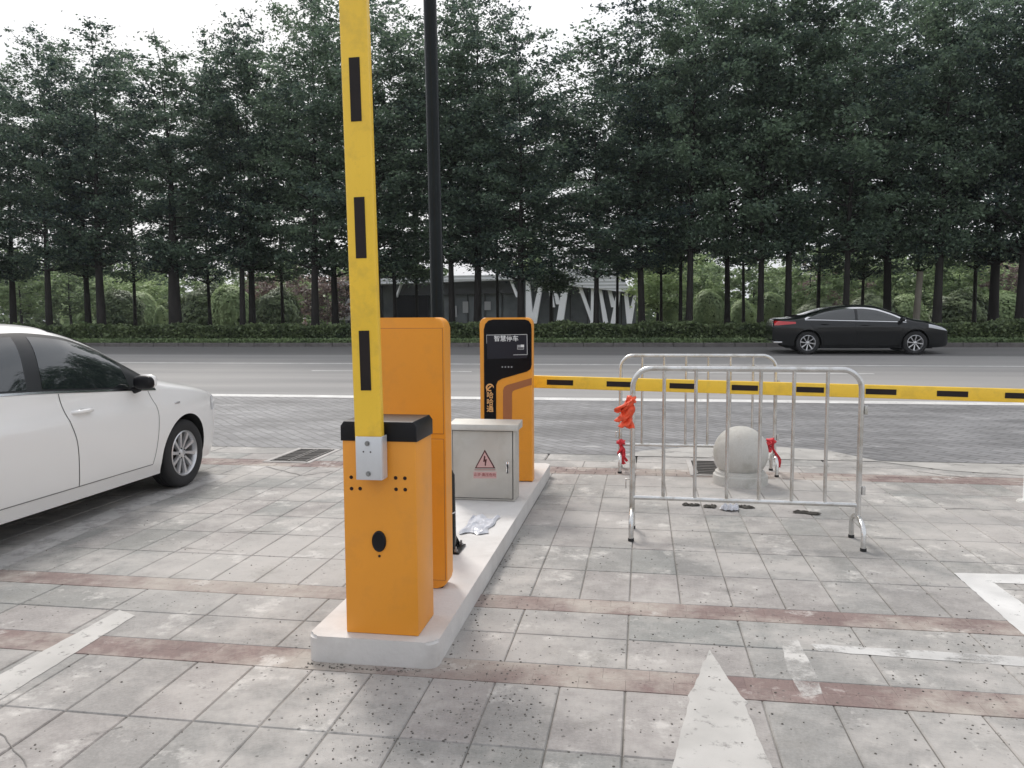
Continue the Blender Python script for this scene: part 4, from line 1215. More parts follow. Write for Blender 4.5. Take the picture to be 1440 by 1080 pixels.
def describe(px):
    if px < 0: return 'beyond the left edge'
    bands = [(100, 'above the parked white car roof'), (200, 'beyond the parked white car bonnet'), (300, 'left of the raised arm, with a thick bole'), (380, 'in a close pair left of the raised arm'),
             (490, 'just left of the raised yellow arm'), (600, 'between the raised yellow arm and the black post'), (690, 'right of the black post'), (760, 'above the far orange machine'),
             (850, 'before the white slanted columns'), (930, 'at the right end of the white building'), (1000, 'above the rear crowd barrier'), (1100, 'left of the black car tail'),
             (1230, 'behind the black car roof'), (1345, 'behind the black car bonnet'), (9999, 'at the far right beyond the black car')]
    for b_, s in bands:
        if px < b_: return s
seen = {}
rt = random.Random(11)
order = ['front row', 'second row', 'back row']
info = []
for (px, w, row) in TREES:
    info.append([px, w, row, describe(px)])
cnt = {}
for it in info: cnt.setdefault((it[2], it[3]), []).append(it[0])
for i, (px, w, row, where) in enumerate(info):
    s = (i*5+row) % 6
    if not used[s]: o = protos[s]; used[s] = True
    else: o = copy_tree(protos[s])
    Y = ROWY[row] + rt.uniform(-0.5, 0.5)
    q = P(px, 447, Y)
    o.location = (q.x, Y, PZ-0.01)
    wm = w/FPX*(Y/math.cos(0))*0.98
    hs = rt.uniform(0.92, 1.05)*(0.92 if row == 2 else 1.0)
    if px < 60: hs *= 0.90
    elif px < 130: hs *= 0.95
    if 720 < px < 860: hs *= 0.80
    if px > 1000: hs *= 1.06
    sx_ = rt.uniform(0.9, 1.25); o.scale = (sx_, sx_, hs)
    o.rotation_euler = (rt.uniform(-0.015, 0.015), rt.uniform(-0.02, 0.02), rt.uniform(0, 6.28))
    for ch in children(o):
        if ch.name.startswith('trunk'):
            # set the bole thickness to what the photo shows
            k = wm/2/0.19/sx_
            ch.scale = (k, k, 1)
    grp = cnt[(row, where)]
    lab = 'dark %s tree %s' % (order[row], where)
    if len(grp) > 1:
        nth = sorted(grp).index(px)
        lab += ', ' + ['leftmost', 'second from left', 'third from left', 'fourth from left', 'fifth from left'][nth] + ' there'
        if len(grp) == 2: lab = lab.replace('leftmost there', 'the left one').replace('second from left there', 'the right one')
    tag(o, lab, 'tree', 'roadside trees beyond the hedge')

# ================================================================== PARK PLANTING
def tuft_points(n, f, seed):
    rs = np.random.RandomState(seed); return f(rs, n)
def make_shrub(rx, rz, seed, mat, n=9000, leaf=0.075, name='clipped_shrub', lump=0.04):
    t = empty(name, (0, 0, 0))
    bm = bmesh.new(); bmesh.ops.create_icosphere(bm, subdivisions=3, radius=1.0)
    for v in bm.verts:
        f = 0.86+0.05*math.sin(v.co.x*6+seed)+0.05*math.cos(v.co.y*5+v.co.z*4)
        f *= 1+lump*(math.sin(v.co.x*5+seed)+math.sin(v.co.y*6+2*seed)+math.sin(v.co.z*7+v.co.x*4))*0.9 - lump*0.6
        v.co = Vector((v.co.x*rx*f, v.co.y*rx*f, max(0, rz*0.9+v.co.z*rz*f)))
    from_bm('shade_core', bm, M['leafcore'], t, smooth=True, angle=80)  # solid dark filler; its colour stands for the shade between the leaves
    rs = np.random.RandomState(seed)
    d = rs.normal(size=(n, 3)); d /= np.linalg.norm(d, axis=1)[:, None]
    rj = (rs.uniform(0.80, 1.04, n)*(1+lump*(np.sin(d[:, 0]*5+seed)+np.sin(d[:, 1]*6+2*seed)+np.sin(d[:, 2]*7+d[:, 0]*4)+0.5*np.sin(d[:, 0]*15)+0.5*np.sin(d[:, 2]*17+d[:, 1]*9))))[:, None]
    c = d*rj*np.array([rx, rx, rz]); c[:, 2] = np.maximum(0.02, c[:, 2]+rz*0.9)
    put(bpy.data.objects.new('foliage', leaf_mesh('foliage', c, leaf, [mat], seed)), t)
    return t
sh_protos = [make_shrub(0.9, 0.8, 31, M['leaf_pale'], lump=0.02), make_shrub(1.0, 0.75, 32, M['leaf_pale'], lump=0.045), make_shrub(1.0, 0.9, 33, M['leaf_hedge'], lump=0.06)]
used_s = [0, 0, 0]
SHR = [(995, 428, 24, 44, 0, 'round clipped green shrub between two trunks left of the black car'),
       (1085, 430, 22, 44, 0, 'round clipped green shrub nearest the black car tail light'),
       (1045, 440, 20, 46, 1, 'low pale green shrub midway between two round clipped shrubs'),
       (945, 436, 16, 50, 1, 'small pale shrub at the right end of the white columns'),
       (168, 438, 34, 46, 2, 'broad dark shrub beyond the parked white car bonnet'),
       (196, 436, 30, 52, 0, 'rounded green shrub behind the broad dark shrub on the left'),
       (228, 443, 13, 43, 1, 'small pale shrub right beside the thickest tree trunk'),
       (290, 436, 40, 50, 2, 'wide dark shrub right of the thickest trunk'),
       (325, 430, 34, 47, 0, 'tall domed green shrub left of the paired trunks'),
       (390, 436, 34, 50, 2, 'dark rounded shrub right of the paired trunks'),
       (1350, 440, 36, 48, 2, 'broad dark shrub behind the black car bonnet'),
       (1225, 442, 34, 48, 2, 'dark rounded shrub behind the black car windscreen'),
       (1275, 436, 26, 52, 0, 'green rounded shrub left of the pale stake'),
       (1405, 438, 34, 50, 0, 'green rounded shrub at the far right beyond the hedge'),
       (1150, 444, 26, 50, 2, 'dark rounded shrub behind the black car roof')]
for (px, py, r_, Y, k, lab) in SHR:
    if used_s[k] == 0: o = sh_protos[k]; used_s[k] = 1
    else: o = copy_tree(sh_protos[k])
    q = P(px, py, Y); rx = r_/FPX*Y
    o.location = (q.x, Y, pgz(Y))
    ztop = P(px, py-r_*0.85, Y).z-pgz(Y)
    zz = [0.8, 0.75, 0.9][k]
    o.scale = (rx/1.0, rx/1.0, max(0.5, ztop/(1.9*zz)))
    o.rotation_euler = (0, 0, rt.uniform(0, 6))
    tag(o, lab, 'shrub', 'clipped shrubs in the park')

park = [make_tree('p', 'tree', 5.2, 1.7, 1.9, 0.09, 301, M['leaf_pale'], M['bark'], 0.13, 5000, name='park_tree'),
        make_tree('p', 'tree', 6.0, 1.9, 2.2, 0.11, 302, M['leaf_park'], M['bark'], 0.14, 5000, name='park_tree'),
        make_tree('p', 'tree', 4.6, 1.5, 1.8, 0.09, 303, M['leaf_red'], M['palebark'], 0.13, 4000, name='park_tree')]
up = [0, 0, 0]
PK = [(195, 58, 0, 1.0, 'pale green small park tree with forked stem beyond the white car bonnet'),
      (215, 75, 1, 1.3, 'mid green park tree behind the forked pale one'),
      (330, 62, 1, 1.0, 'mid green park tree left of the paired trunks'),
      (300, 80, 0, 1.3, 'pale green park tree far back between thick and paired trunks'),
      (385, 56, 2, 1.0, 'bronze leaved small tree right of the paired trunks'),
      (418, 72, 0, 1.2, 'pale green park tree behind the bronze one'),
      (460, 60, 2, 1.1, 'bronze leaved small tree just left of the raised arm'),
      (925, 50, 0, 1.1, 'bright pale green tree at the right end of the white building'),
      (950, 68, 1, 1.2, 'mid green park tree behind the bright one by the white building'),
      (1000, 72, 0, 1.2, 'pale green park tree above the left clipped shrub'),
      (1060, 66, 1, 1.1, 'mid green park tree above the low pale shrub'),
      (1100, 80, 0, 1.4, 'pale park tree far back left of the black car'),
      (1140, 56, 1, 0.95, 'mid green park tree over the black car rear window'),
      (1175, 74, 2, 1.3, 'bronze park tree over the black car roof'),
      (1215, 62, 1, 1.0, 'mid green park tree over the black car windscreen'),
      (1265, 76, 0, 1.2, 'pale park tree left of the pale stake'),
      (1300, 60, 1, 1.0, 'mid green park tree right of the pale stake'),
      (1345, 54, 1, 1.0, 'mid green park tree over the black car bonnet'),
      (1375, 75, 0, 1.3, 'pale park tree far back at the right'),
      (1420, 60, 2, 1.1, 'bronze park tree at the right edge of the view'),
      (30, 60, 1, 1.2, 'mid green park tree above the parked white car roof'),
      (100, 66, 1, 1.2, 'mid green park tree above the white car windscreen'),
      (155, 80, 0, 1.3, 'pale park tree far back at the left')]
for (px, Y, k, sc, lab) in PK:
    if not up[k]: o = park[k]; up[k] = 1
    else: o = copy_tree(park[k])
    q = P(px, 447, Y); o.location = (q.x, Y, pgz(Y)-0.02); o.scale = (sc*1.15, sc*1.15, sc)
    o.rotation_euler = (0, 0, rt.uniform(0, 6.28))
    tag(o, lab, 'tree', 'small trees in the park')

# far wood closing the view
rs = np.random.RandomState(77)
nW = 60000
xw = rs.uniform(-95, 75, nW); base_h = 6.5+2.2*np.sin(xw*0.35)+1.6*np.sin(xw*0.9+1)+1.0*np.sin(xw*2.3)
zw = rs.uniform(0, 1, nW)**0.8*base_h + PZ - 0.8
yw = 100+8*np.sin(xw*0.21)+rs.normal(size=nW)*2.0
wood = put(bpy.data.objects.new('far_wood', leaf_mesh('far_wood', np.stack([xw, yw, zw], 1), 0.65, [M['leaf_pale']], 78)))
tag(wood, kind='stuff')

# hedge along the far kerb
HY0, HY1 = KERB_Y+0.75, KERB_Y+1.75
hz = P(905, 456, HY0).z
hedge = empty('hedge', (0, 0, 0))
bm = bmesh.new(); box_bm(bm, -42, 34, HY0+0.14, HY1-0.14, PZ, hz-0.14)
from_bm('shade_core', bm, M['leafcore'], hedge)  # solid block inside the hedge, coloured dark as the shade behind its leaves
nH = 60000
f = rs.rand(nH)
hx = rs.uniform(-42, 34, nH)
und = 0.05*np.sin(hx*1.7)+0.04*np.sin(hx*4.3+1)
hy = np.where(f < 0.6, HY0+rs.normal(size=nH)*0.05+0.06*np.sin(hx*2.6), rs.uniform(HY0, HY1, nH))
hzz = np.where(f < 0.6, PZ+rs.uniform(0, 1, nH)*(hz-PZ), hz+rs.normal(size=nH)*0.035-0.03)+und*np.where(f < 0.6, 0.5, 1)
put(bpy.data.objects.new('foliage', leaf_mesh('foliage', np.stack([hx, hy, np.maximum(hzz, PZ+0.01)], 1), 0.085, [M['leaf_hedge']], 5, flat=0.2)), hedge)
tag(hedge, 'long clipped dark green hedge along the far side of the road', 'hedge')
nG = 30000
gx = rs.uniform(-42, 34, nG); gy = rs.uniform(KERB_Y+0.2, HY0+0.1, nG); gz = PZ+rs.uniform(0, 0.16, nG)
tag(put(bpy.data.objects.new('verge_grass', leaf_mesh('verge_grass', np.stack([gx, gy, gz], 1), 0.06, [M['leaf_park']], 6, flat=0.0))), kind='stuff')
# pale stake
q = G(1285, 470)
stk = P(1287, 447, KERB_Y+5.0)
sp_ = tube('pale_stake', [(0, 0, 0), (0.12, 0, P(1285, 382, KERB_Y+5.0).z-PZ)], [0.13, 0.11], M['palebark'], seg=14, loc=(stk.x, KERB_Y+5.0, PZ))
tag(sp_, 'pale bare upright pole behind the black car windscreen', 'pole')

# ================================================================== WHITE BUILDING
YB_ = 62.0
def bp(px, py, Y=YB_): q = P(px, py, Y); return (q.x, q.z)
bld = empty('pavilion', (0, 0, 0))
tag(bld, 'low dark glass pavilion with white slanted tree like columns behind the hedge', 'building')
def bprism(name, pts, y0, y1, mat, parent=None): return prism(name, [bp(*q) for q in pts], y0, y1, mat, parent or bld, smooth=False)
gl_ = bprism('glass_wall', [(478, 470), (478, 398), (745, 393), (830, 400), (893, 415), (893, 470)], YB_+1.2, YB_+14, M['curtain'])
bprism('fascia', [(560, 414), (572, 393.5), (742, 393.5), (742, 411), (600, 414)], YB_+0.7, YB_+1.05, plain('grey fascia', (0.06, 0.062, 0.07), 0.5))
bprism('dark_entrance', [(550, 470), (553, 415), (599, 415), (599, 470)], YB_+0.5, YB_+1.19, M['blackgloss'])
bprism('roof', [(470, 398), (560, 389), (780, 386), (783, 380), (868, 376), (884, 404), (896, 407), (896, 413), (862, 409), (800, 402), (745, 393), (478, 402)], YB_-0.6, YB_+14.5, M['ribbed'])
for k in range(17):
    px = 490+k*24
    x = P(px, 440, YB_+1.1).x
    m0 = box('mullion', x-0.04, x+0.04, YB_+1.1, YB_+1.25, pgz(YB_), P(px, 400, YB_+1.1).z, M['trim'], bld)
def col(a, b_, wa, wb):
    (x0, z0), (x1, z1) = bp(*a), bp(*b_)
    wa, wb = wa/FPX*YB_/2, wb/FPX*YB_/2
    prism('slanted_column', [(x0-wa, z0), (x0+wa, z0), (x1+wb, z1), (x1-wb, z1)], YB_-0.2, YB_+0.25, M['whitewall'], bld, smooth=False)
def col2(a, b_, wa, wb, k):   # second limb set 6 mm behind so crossings never share a plane
    (x0, z0), (x1, z1) = bp(*a), bp(*b_)
    wa, wb = wa/FPX*YB_/2, wb/FPX*YB_/2
    prism('slanted_column', [(x0-wa, z0), (x0+wa, z0), (x1+wb, z1), (x1-wb, z1)], YB_-0.19+0.03*k, YB_+0.24+0.03*k, M['whitewall'], bld, smooth=False)
for i, c_ in enumerate([((488, 450), (500, 398), 5, 3), ((478, 450), (492, 420), 5, 3), ((557, 418), (566, 394), 2.5, 2),
           ((745, 455), (742, 392), 11, 5), ((750, 455), (762, 392), 9, 5), ((728, 418), (718, 393), 4, 3), ((778, 432), (772, 395), 5, 4),
           ((787, 455), (796, 396), 10, 9), ((785, 428), (778, 398), 6, 4), ((834, 455), (815, 402), 5, 5), ((834, 455), (834, 404), 7, 5),
           ((852, 455), (844, 407), 7, 4), ((863, 455), (870, 408), 9, 5), ((863, 432), (857, 408), 7, 5),
           ((885, 455), (880, 412), 7, 5), ((885, 455), (893, 414), 7, 4)]):
    col2(*c_, i % 5)
for (px, py0, py1, w) in ((655, 424, 440, 9), (686, 424, 436, 10), (640, 430, 446, 7)):
    (x, z0), (_, z1) = bp(px, py1, YB_+1.15), bp(px, py0, YB_+1.15)
    box('inner_blind', x-w/40, x+w/40, YB_+1.05, YB_+1.15, z0, z1, M['greyprint'], bld)

# ================================================================== CARS
def interp(tab, x):
    if x <= tab[0][0]: return tab[0][1]
    if x >= tab[-1][0]: return tab[-1][1]
    for i in range(len(tab)-1):
        if tab[i][0] <= x <= tab[i+1][0]:
            x0, y0 = tab[i]; x1, y1 = tab[i+1]; h = x1-x0
            def slope(k):
                if k == 0: return (tab[1][1]-tab[0][1])/(tab[1][0]-tab[0][0])
                if k == len(tab)-1: return (tab[-1][1]-tab[-2][1])/(tab[-1][0]-tab[-2][0])
                a = (tab[k][1]-tab[k-1][1])/(tab[k][0]-tab[k-1][0]); b = (tab[k+1][1]-tab[k][1])/(tab[k+1][0]-tab[k][0])
                return 0 if a*b <= 0 else 2*a*b/(a+b)
            m0, m1 = slope(i), slope(i+1); u = (x-x0)/h
            return (2*u**3-3*u**2+1)*y0 + (u**3-2*u**2+u)*h*m0 + (-2*u**3+3*u**2)*y1 + (u**3-u**2)*h*m1
class CarShape:
    def __init__(s, top, belt, width, bottom, side, lean=0.20, axles=(0, -2.7)):
        s.top, s.belt_, s.w, s.bot, s.side, s.lean, s.ax = top, belt, width, bottom, side, lean, axles
        s.x1, s.x0 = top[-1][0], top[0][0]
    def belt(s, x): return min(interp(s.belt_, x), interp(s.top, x)-0.02)
    def low(s, x, z):
        w = interp(s.w, x)
        f = interp(s.side, z)
        for a in s.ax:
            f += 0.018*math.exp(-((x-a)/0.42)**2)*math.exp(-((z-0.55)/0.28)**2)
        return w*f
    def yat(s, x, z):
        b = s.belt(x)
        if z <= b: return s.low(x, z)
        tp = interp(s.top, x); h = tp-b; t = min(1, (z-b)/h)
        wb = s.low(x, b)
        n = 2.2+min(1, h/0.45)*2.4
        return wb*(1-s.lean*min(1, h/0.45)*t)*(max(0, 1-t**n))**(1/n)
    def ring(s, x, nl=16, nu=22):
        b = s.belt(x); zb = interp(s.bot, x); tp = interp(s.top, x); h = tp-b
        pts = []
        for k in range(nl): 
            z = zb+(b-zb)*k/nl; pts.append((s.low(x, z), z))
        n = 2.2+min(1, h/0.45)*2.4
        wb = s.low(x, b)
        for k in range(nu+1):
            th = math.pi/2*k/nu
            t = math.sin(th)**(2/n) if th > 0 else 0
            c = math.cos(th) if k < nu else 0
            y = wb*(1-s.lean*min(1, h/0.45)*t)*(c**(2/n) if c > 1e-9 else 0)
            pts.append((y, b+h*t))
        return pts

def build_car(cs, paint, R_w, w_tyre, label, dlo, doors, handles, lamps, rimspokes=10, extra=None, chrome_top=False):
    t = empty('parked_car', (0, 0, 0))
    xs = []
    x = cs.x0
    N = 110
    for k in range(N+1):
        u = k/N
        xs.append(cs.x0 + (cs.x1-cs.x0)*(0.5-0.5*math.cos(math.pi*u))*0.35 + (cs.x1-cs.x0)*u*0.65)
    bm = bmesh.new(); rings = []
    for x in xs:
        half = cs.ring(x)
        ring = [bm.verts.new((x, y, z)) for (y, z) in half]
        ring += [bm.verts.new((x, -y, z)) for (y, z) in half[-2::-1]]
        rings.append(ring)
    n = len(rings[0])
    for a, b in zip(rings[:-1], rings[1:]):
        for k in range(n): bm.faces.new((a[k], a[(k+1) % n], b[(k+1) % n], b[k]))
    bm.faces.new(rings[0]); bm.faces.new(rings[-1][::-1])
    body = from_bm('body', bm, [paint, M['dark']], t, smooth=True, angle=50)
    # wheel wells cut out
    cb = bmesh.new()
    for a in cs.ax:
        for s in (-1, 1):
            y0, y1 = (0.55, 1.3) if s > 0 else (-1.3, -0.55)
            ol = [(a+(R_w+0.055)*math.cos(2*math.pi*k/48), R_w+(R_w+0.055)*math.sin(2*math.pi*k/48)) for k in range(48)]
            prism_bm(cb, ol, y0, y1)
    bmesh.ops.recalc_face_normals(cb, faces=cb.faces)
    for f in cb.faces: f.material_index = 1
    cm = bpy.data.meshes.new('cut'); cb.to_mesh(cm); cb.free(); cm.materials.append(paint); cm.materials.append(M['dark'])
    co = bpy.data.objects.new('cut', cm); COL.objects.link(co)
    md = body.modifiers.new('wells', 'BOOLEAN'); md.operation = 'DIFFERENCE'; md.object = co; md.solver = 'EXACT'
    dg = bpy.context.evaluated_depsgraph_get()
    nm = bpy.data.meshes.new_from_object(body.evaluated_get(dg))
    body.modifiers.clear(); body.data = nm
    bpy.data.objects.remove(co)
    nm.set_sharp_from_angle(angle=R(32))
    def patch(name, lo, hi, xa, xb, mat, parent, off, nx=40, nz=10, side=-1, both=True):
        vs, fs = [], []
        sides = (-1, 1) if both else (side,)
        for sd in sides:
            base = len(vs)
            for i in range(nx+1):
                u = i/nx
                for j in range(nz+1):
                    v = j/nz
                    # x may depend on height: xa, xb are functions of z
                    z = None
                    xl = xa(0.5) if callable(xa) else xa
                    xr = xb(0.5) if callable(xb) else xb
                    x = xl+(xr-xl)*u
                    for _ in range(3):
                        z = lo(x)+(hi(x)-lo(x))*v
                        xl = xa(z) if callable(xa) else xa; xr = xb(z) if callable(xb) else xb
                        x = xl+(xr-xl)*u
                    y = cs.yat(x, z)+off
                    vs.append((x, sd*y, z))
            for i in range(nx):
                for j in range(nz):
                    q = (base+i*(nz+1)+j, base+(i+1)*(nz+1)+j, base+(i+1)*(nz+1)+j+1, base+i*(nz+1)+j+1)
                    fs.append(q if sd < 0 else q[::-1])
        return mesh(name, vs, fs, mat, parent, smooth=True)
    def seamline(name, pts, w, mat, parent, off=0.0012, sides=(-1, 1)):
        vs, fs = [], []
        for sd in sides:
            base = len(vs)
            P2 = [Vector(p) for p in pts]
            for i, p in enumerate(P2):
                tg = (P2[min(i+1, len(P2)-1)]-P2[max(i-1, 0)]).normalized(); nn = Vector((-tg.y, tg.x))*w/2
                for q in (p+nn, p-nn): vs.append((q.x, sd*(cs.yat(q.x, q.y)+off), q.y))
            for i in range(len(P2)-1):
                q = (base+2*i, base+2*i+1, base+2*i+3, base+2*i+2); fs.append(q)
        return mesh(name, vs, fs, mat, parent)
    # glazing: black surround, then each pane
    bz = lambda x: cs.belt(x)+0.012
    up = lambda x: interp(dlo['top'], x)
    tr_ = patch('window_surround', bz, up, dlo['x0'], dlo['x1'], M['trim'], t, 0.003, 60, 10)
    for (xa, xb, ins) in dlo['panes']:
        for sd in (-1, 1): patch('window', lambda x: bz(x)+0.022, lambda x: max(bz(x)+0.03, up(x)-0.028), xa, xb, M['glass'], tr_, 0.0055, 40, 10, side=sd, both=False)
    for sd_ in (-1, 1): seamline('belt_strip', [(dlo['x0']+(dlo['x1']-dlo['x0'])*k/40, bz(dlo['x0']+(dlo['x1']-dlo['x0'])*k/40)) for k in range(41)], 0.016, dlo['strip'], t, 0.007, sides=(sd_,))
    if chrome_top:
        for sd_ in (-1, 1): seamline('chrome_arch', [(dlo['x0']+(dlo['x1']-dlo['x0'])*k/60, max(bz(dlo['x0']+(dlo['x1']-dlo['x0'])*k/60), up(dlo['x0']+(dlo['x1']-dlo['x0'])*k/60))) for k in range(61)], 0.042, M['chrome'], t, 0.007, sides=(sd_,))
    # windscreen and rear window, following the roof skin
    def screen(name, xa, xb, hw_):
        vs, fs = [], []
        nx, ny = 16, 20
        for i in range(nx+1):
            x = xa+(xb-xa)*i/nx
            tp = interp(cs.top, x); b = cs.belt(x); h = tp-b; n_ = 2.2+min(1, h/0.45)*2.4
            for j in range(ny+1):
                v = (j/ny*2-1)*hw_
                lo_, hi_ = 0.0, 1.0          # find height of the skin at this y
                wv = cs.low(x, b)
                y = v*wv
                for _ in range(22):
                    m_ = (lo_+hi_)/2
                    if wv*(1-cs.lean*min(1, h/0.45)*m_)*(max(0, 1-m_**n_))**(1/n_) > abs(y): lo_ = m_
                    else: hi_ = m_
                vs.append((x, y, b+h*lo_+0.006))
        for i in range(nx):
            for j in range(ny):
                fs.append((i*(ny+1)+j, (i+1)*(ny+1)+j, (i+1)*(ny+1)+j+1, i*(ny+1)+j+1))
        mesh(name, vs, fs, M['glass'], t, smooth=True)
    screen('windscreen', dlo['ws'][0], dlo['ws'][1], 0.66)
    screen('rear_window', dlo['rw'][0], dlo['rw'][1], 0.62)
    # doors
    for i, (front, rear, zl) in enumerate(doors):
        d_ = None
        lo = (lambda zl: (lambda x: zl))(zl)
        fr = (lambda tab: (lambda z: interp(tab, z)))(front); re = (lambda tab: (lambda z: interp(tab, z)))(rear)
        gapm = M['seam'] if paint == M['whitepaint'] else M['seamdark']
        hx, hz_ = handles[i]
        for sd in (-1, 1):
            door = patch('door', lo, lambda x: cs.belt(x)-0.001, re, fr, paint, t, 0.0035, 40, 26, side=sd, both=False)
            for tab in (front, rear):
                pts = [(interp(tab, zl+(cs.belt(interp(tab, 0.9))-zl)*k/24), zl+(cs.belt(interp(tab, 0.9))-zl)*k/24) for k in range(25)]
                seamline('door_gap', pts, 0.0075, gapm, door, 0.0045, sides=(sd,))
            xr_, xf_ = interp(rear, zl), interp(front, zl)
            seamline('sill_gap', [(xr_+(xf_-xr_)*k/20, zl) for k in range(21)], 0.007, gapm, door, 0.0045, sides=(sd,))
            y = cs.yat(hx, hz_)
            bm = bmesh.new()
            tube_bm(bm, [(hx-0.11, sd*(y-0.004), hz_), (hx-0.095, sd*(y+0.022), hz_+0.002), (hx-0.03, sd*(y+0.034), hz_+0.003), (hx+0.03, sd*(y+0.034), hz_+0.003), (hx+0.085, sd*(y+0.024), hz_+0.002), (hx+0.10, sd*(y-0.004), hz_)], [0.012, 0.015, 0.016, 0.016, 0.015, 0.012], 10)
            from_bm('handle', bm, paint, door, smooth=True, angle=60)
            lathe('handle_recess', [(0, 0.0), (0.05, 0.0), (0.052, 0.001)], gapm, door, seg=20, loc=(hx+0.0, sd*(y+0.0055), hz_-0.006), axis='Y').scale = (1, 1, 0.45)
    # mirrors
    mxm, mzm = dlo['mirror']
    for sd in (-1, 1):
        y = cs.yat(mxm, mzm-0.05)
        bm = bmesh.new(); bmesh.ops.create_icosphere(bm, subdivisions=4, radius=1)
        for v in bm.verts:
            c = v.co.copy()
            sx = 0.075*(1 if c.x > 0 else 0.45)
            v.co = Vector((mxm + math.copysign(abs(c.x)**0.8, c.x)*sx, sd*(y+0.125+math.copysign(abs(c.y)**0.75, c.y)*0.09), mzm+0.01+math.copysign(abs(c.z)**0.75, c.z)*0.058*(1-0.15*c.y*sd)))
        mr = from_bm('mirror', bm, paint, t, smooth=True, angle=80)
        bm = bmesh.new(); bmesh.ops.create_icosphere(bm, subdivisions=4, radius=1)
        for v in bm.verts:
            c = v.co.copy()
            v.co = Vector((mxm-0.012 + math.copysign(abs(c.x)**0.8, c.x)*0.05, sd*(y+0.122+math.copysign(abs(c.y)**0.75, c.y)*0.092), mzm+0.004+math.copysign(abs(c.z)**0.75, c.z)*0.059))
        from_bm('mirror_housing', bm, M['blackplastic'], mr, smooth=True, angle=80)
        tube('mirror_arm', [(mxm+0.02, sd*(y-0.02), mzm-0.07), (mxm+0.01, sd*(y+0.06), mzm-0.05)], [0.035, 0.028], M['blackplastic'], mr, seg=12)
    # wheels
    first = None
    for a in cs.ax:
        for sd in (-1, 1):
            yo = cs.low(a, 0.4)-0.012        # outer face of the tyre
            W2 = w_tyre/2; r = R_w; ri = r*0.665
            tp_ = [(ri-0.004, -W2*0.86), (ri+0.02, -W2*0.98), (r*0.86, -W2*1.02), (r*0.955, -W2*0.93), (r*0.99, -W2*0.78), (r, -W2*0.6), (r, -W2*0.22), (r-0.006, -W2*0.2), (r-0.006, -W2*0.14), (r, -W2*0.12), (r, W2*0.12), (r-0.006, W2*0.14), (r-0.006, W2*0.2), (r, W2*0.22), (r, W2*0.6), (r*0.99, W2*0.78), (r*0.955, W2*0.93), (r*0.86, W2*1.02), (ri+0.02, W2*0.98), (ri-0.004, W2*0.86)]
            wh = lathe('wheel', tp_, M['rubber'], t, seg=64, loc=(a, sd*(yo-W2), R_w), axis='Y', angle=50)
            # outer side is +y in wheel space after the flip
            if sd < 0: wh.rotation_euler = (0, 0, math.pi)
            rp = [(ri+0.002, W2*0.9), (ri-0.008, W2*0.95), (ri-0.016, W2*0.82), (ri-0.026, W2*0.45), (ri-0.03, -W2*0.7), (ri-0.004, -W2*0.86)]
            rim = lathe('rim', rp, M['rim'], wh, seg=64, axis='Y', angle=40)
            lathe('brake_disc', [(0, -W2*0.1), (ri*0.72, -W2*0.1), (ri*0.72, -W2*0.25)], M['seamdark'], wh, seg=32, axis='Y')
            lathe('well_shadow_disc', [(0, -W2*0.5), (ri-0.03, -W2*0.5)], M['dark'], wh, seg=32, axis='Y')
            bm = bmesh.new()
            for k in range(rimspokes):
                aa = 2*math.pi*k/rimspokes
                tw = 0.16
                dr = Vector((math.cos(aa), 0, math.sin(aa))); dt = Vector((-math.sin(aa), 0, math.cos(aa)))
                secs = []
                for (rr_, wd, yy, th, sw) in ((0.035, 0.012, W2*0.62, 0.03, 0), (ri*0.5, 0.016, W2*0.70, 0.026, 0.012), (ri*0.98-0.008, 0.024, W2*0.80, 0.022, 0.03)):
                    c = dr*rr_+dt*sw
                    secs.append([bm.verts.new(c+dt*s1*wd+Vector((0, yy+s2, 0))) for (s1, s2) in ((-1, -th), (-0.75, 0), (0.75, 0), (1, -th))])
                for s0, s1_ in zip(secs[:-1], secs[1:]):
                    for j in range(4): bm.faces.new((s0[j], s0[(j+1) % 4], s1_[(j+1) % 4], s1_[j]))
                bm.faces.new(secs[0][::-1]); bm.faces.new(secs[-1])
            from_bm('spokes', bm, M['rim'], wh, smooth=True, angle=25)
            lathe('hub', [(0, W2*0.72), (0.02, W2*0.72), (0.03, W2*0.68), (0.055, W2*0.62), (0.06, W2*0.4)], M['rim'], wh, seg=28, axis='Y')
            bm = bmesh.new()
            for k in range(5):
                aa = 2*math.pi*k/5
                r_ = bmesh.ops.create_cone(bm, segments=8, radius1=0.0085, radius2=0.0085, depth=0.012, cap_ends=True)
                for v in r_['verts']: v.co = Vector((v.co.x+0.045*math.cos(aa), v.co.z+W2*0.62, v.co.y+0.045*math.sin(aa)))
            from_bm('wheel_nuts', bm, M['seamdark'], wh)
    # lamps
    for (nm, lo, hi, xa, xb, mat) in lamps:
        for sd in (-1, 1): patch(nm, lo, hi, xa, xb, mat, t, 0.004, 20, 8, side=sd, both=False)
    # underbody
    box('underbody', cs.x0+0.4, cs.x1-0.5, -0.70, 0.70, 0.17, 0.30, M['dark'], t, bevel=0.02)
    if extra: extra(t, cs, patch, seamline)
    return t

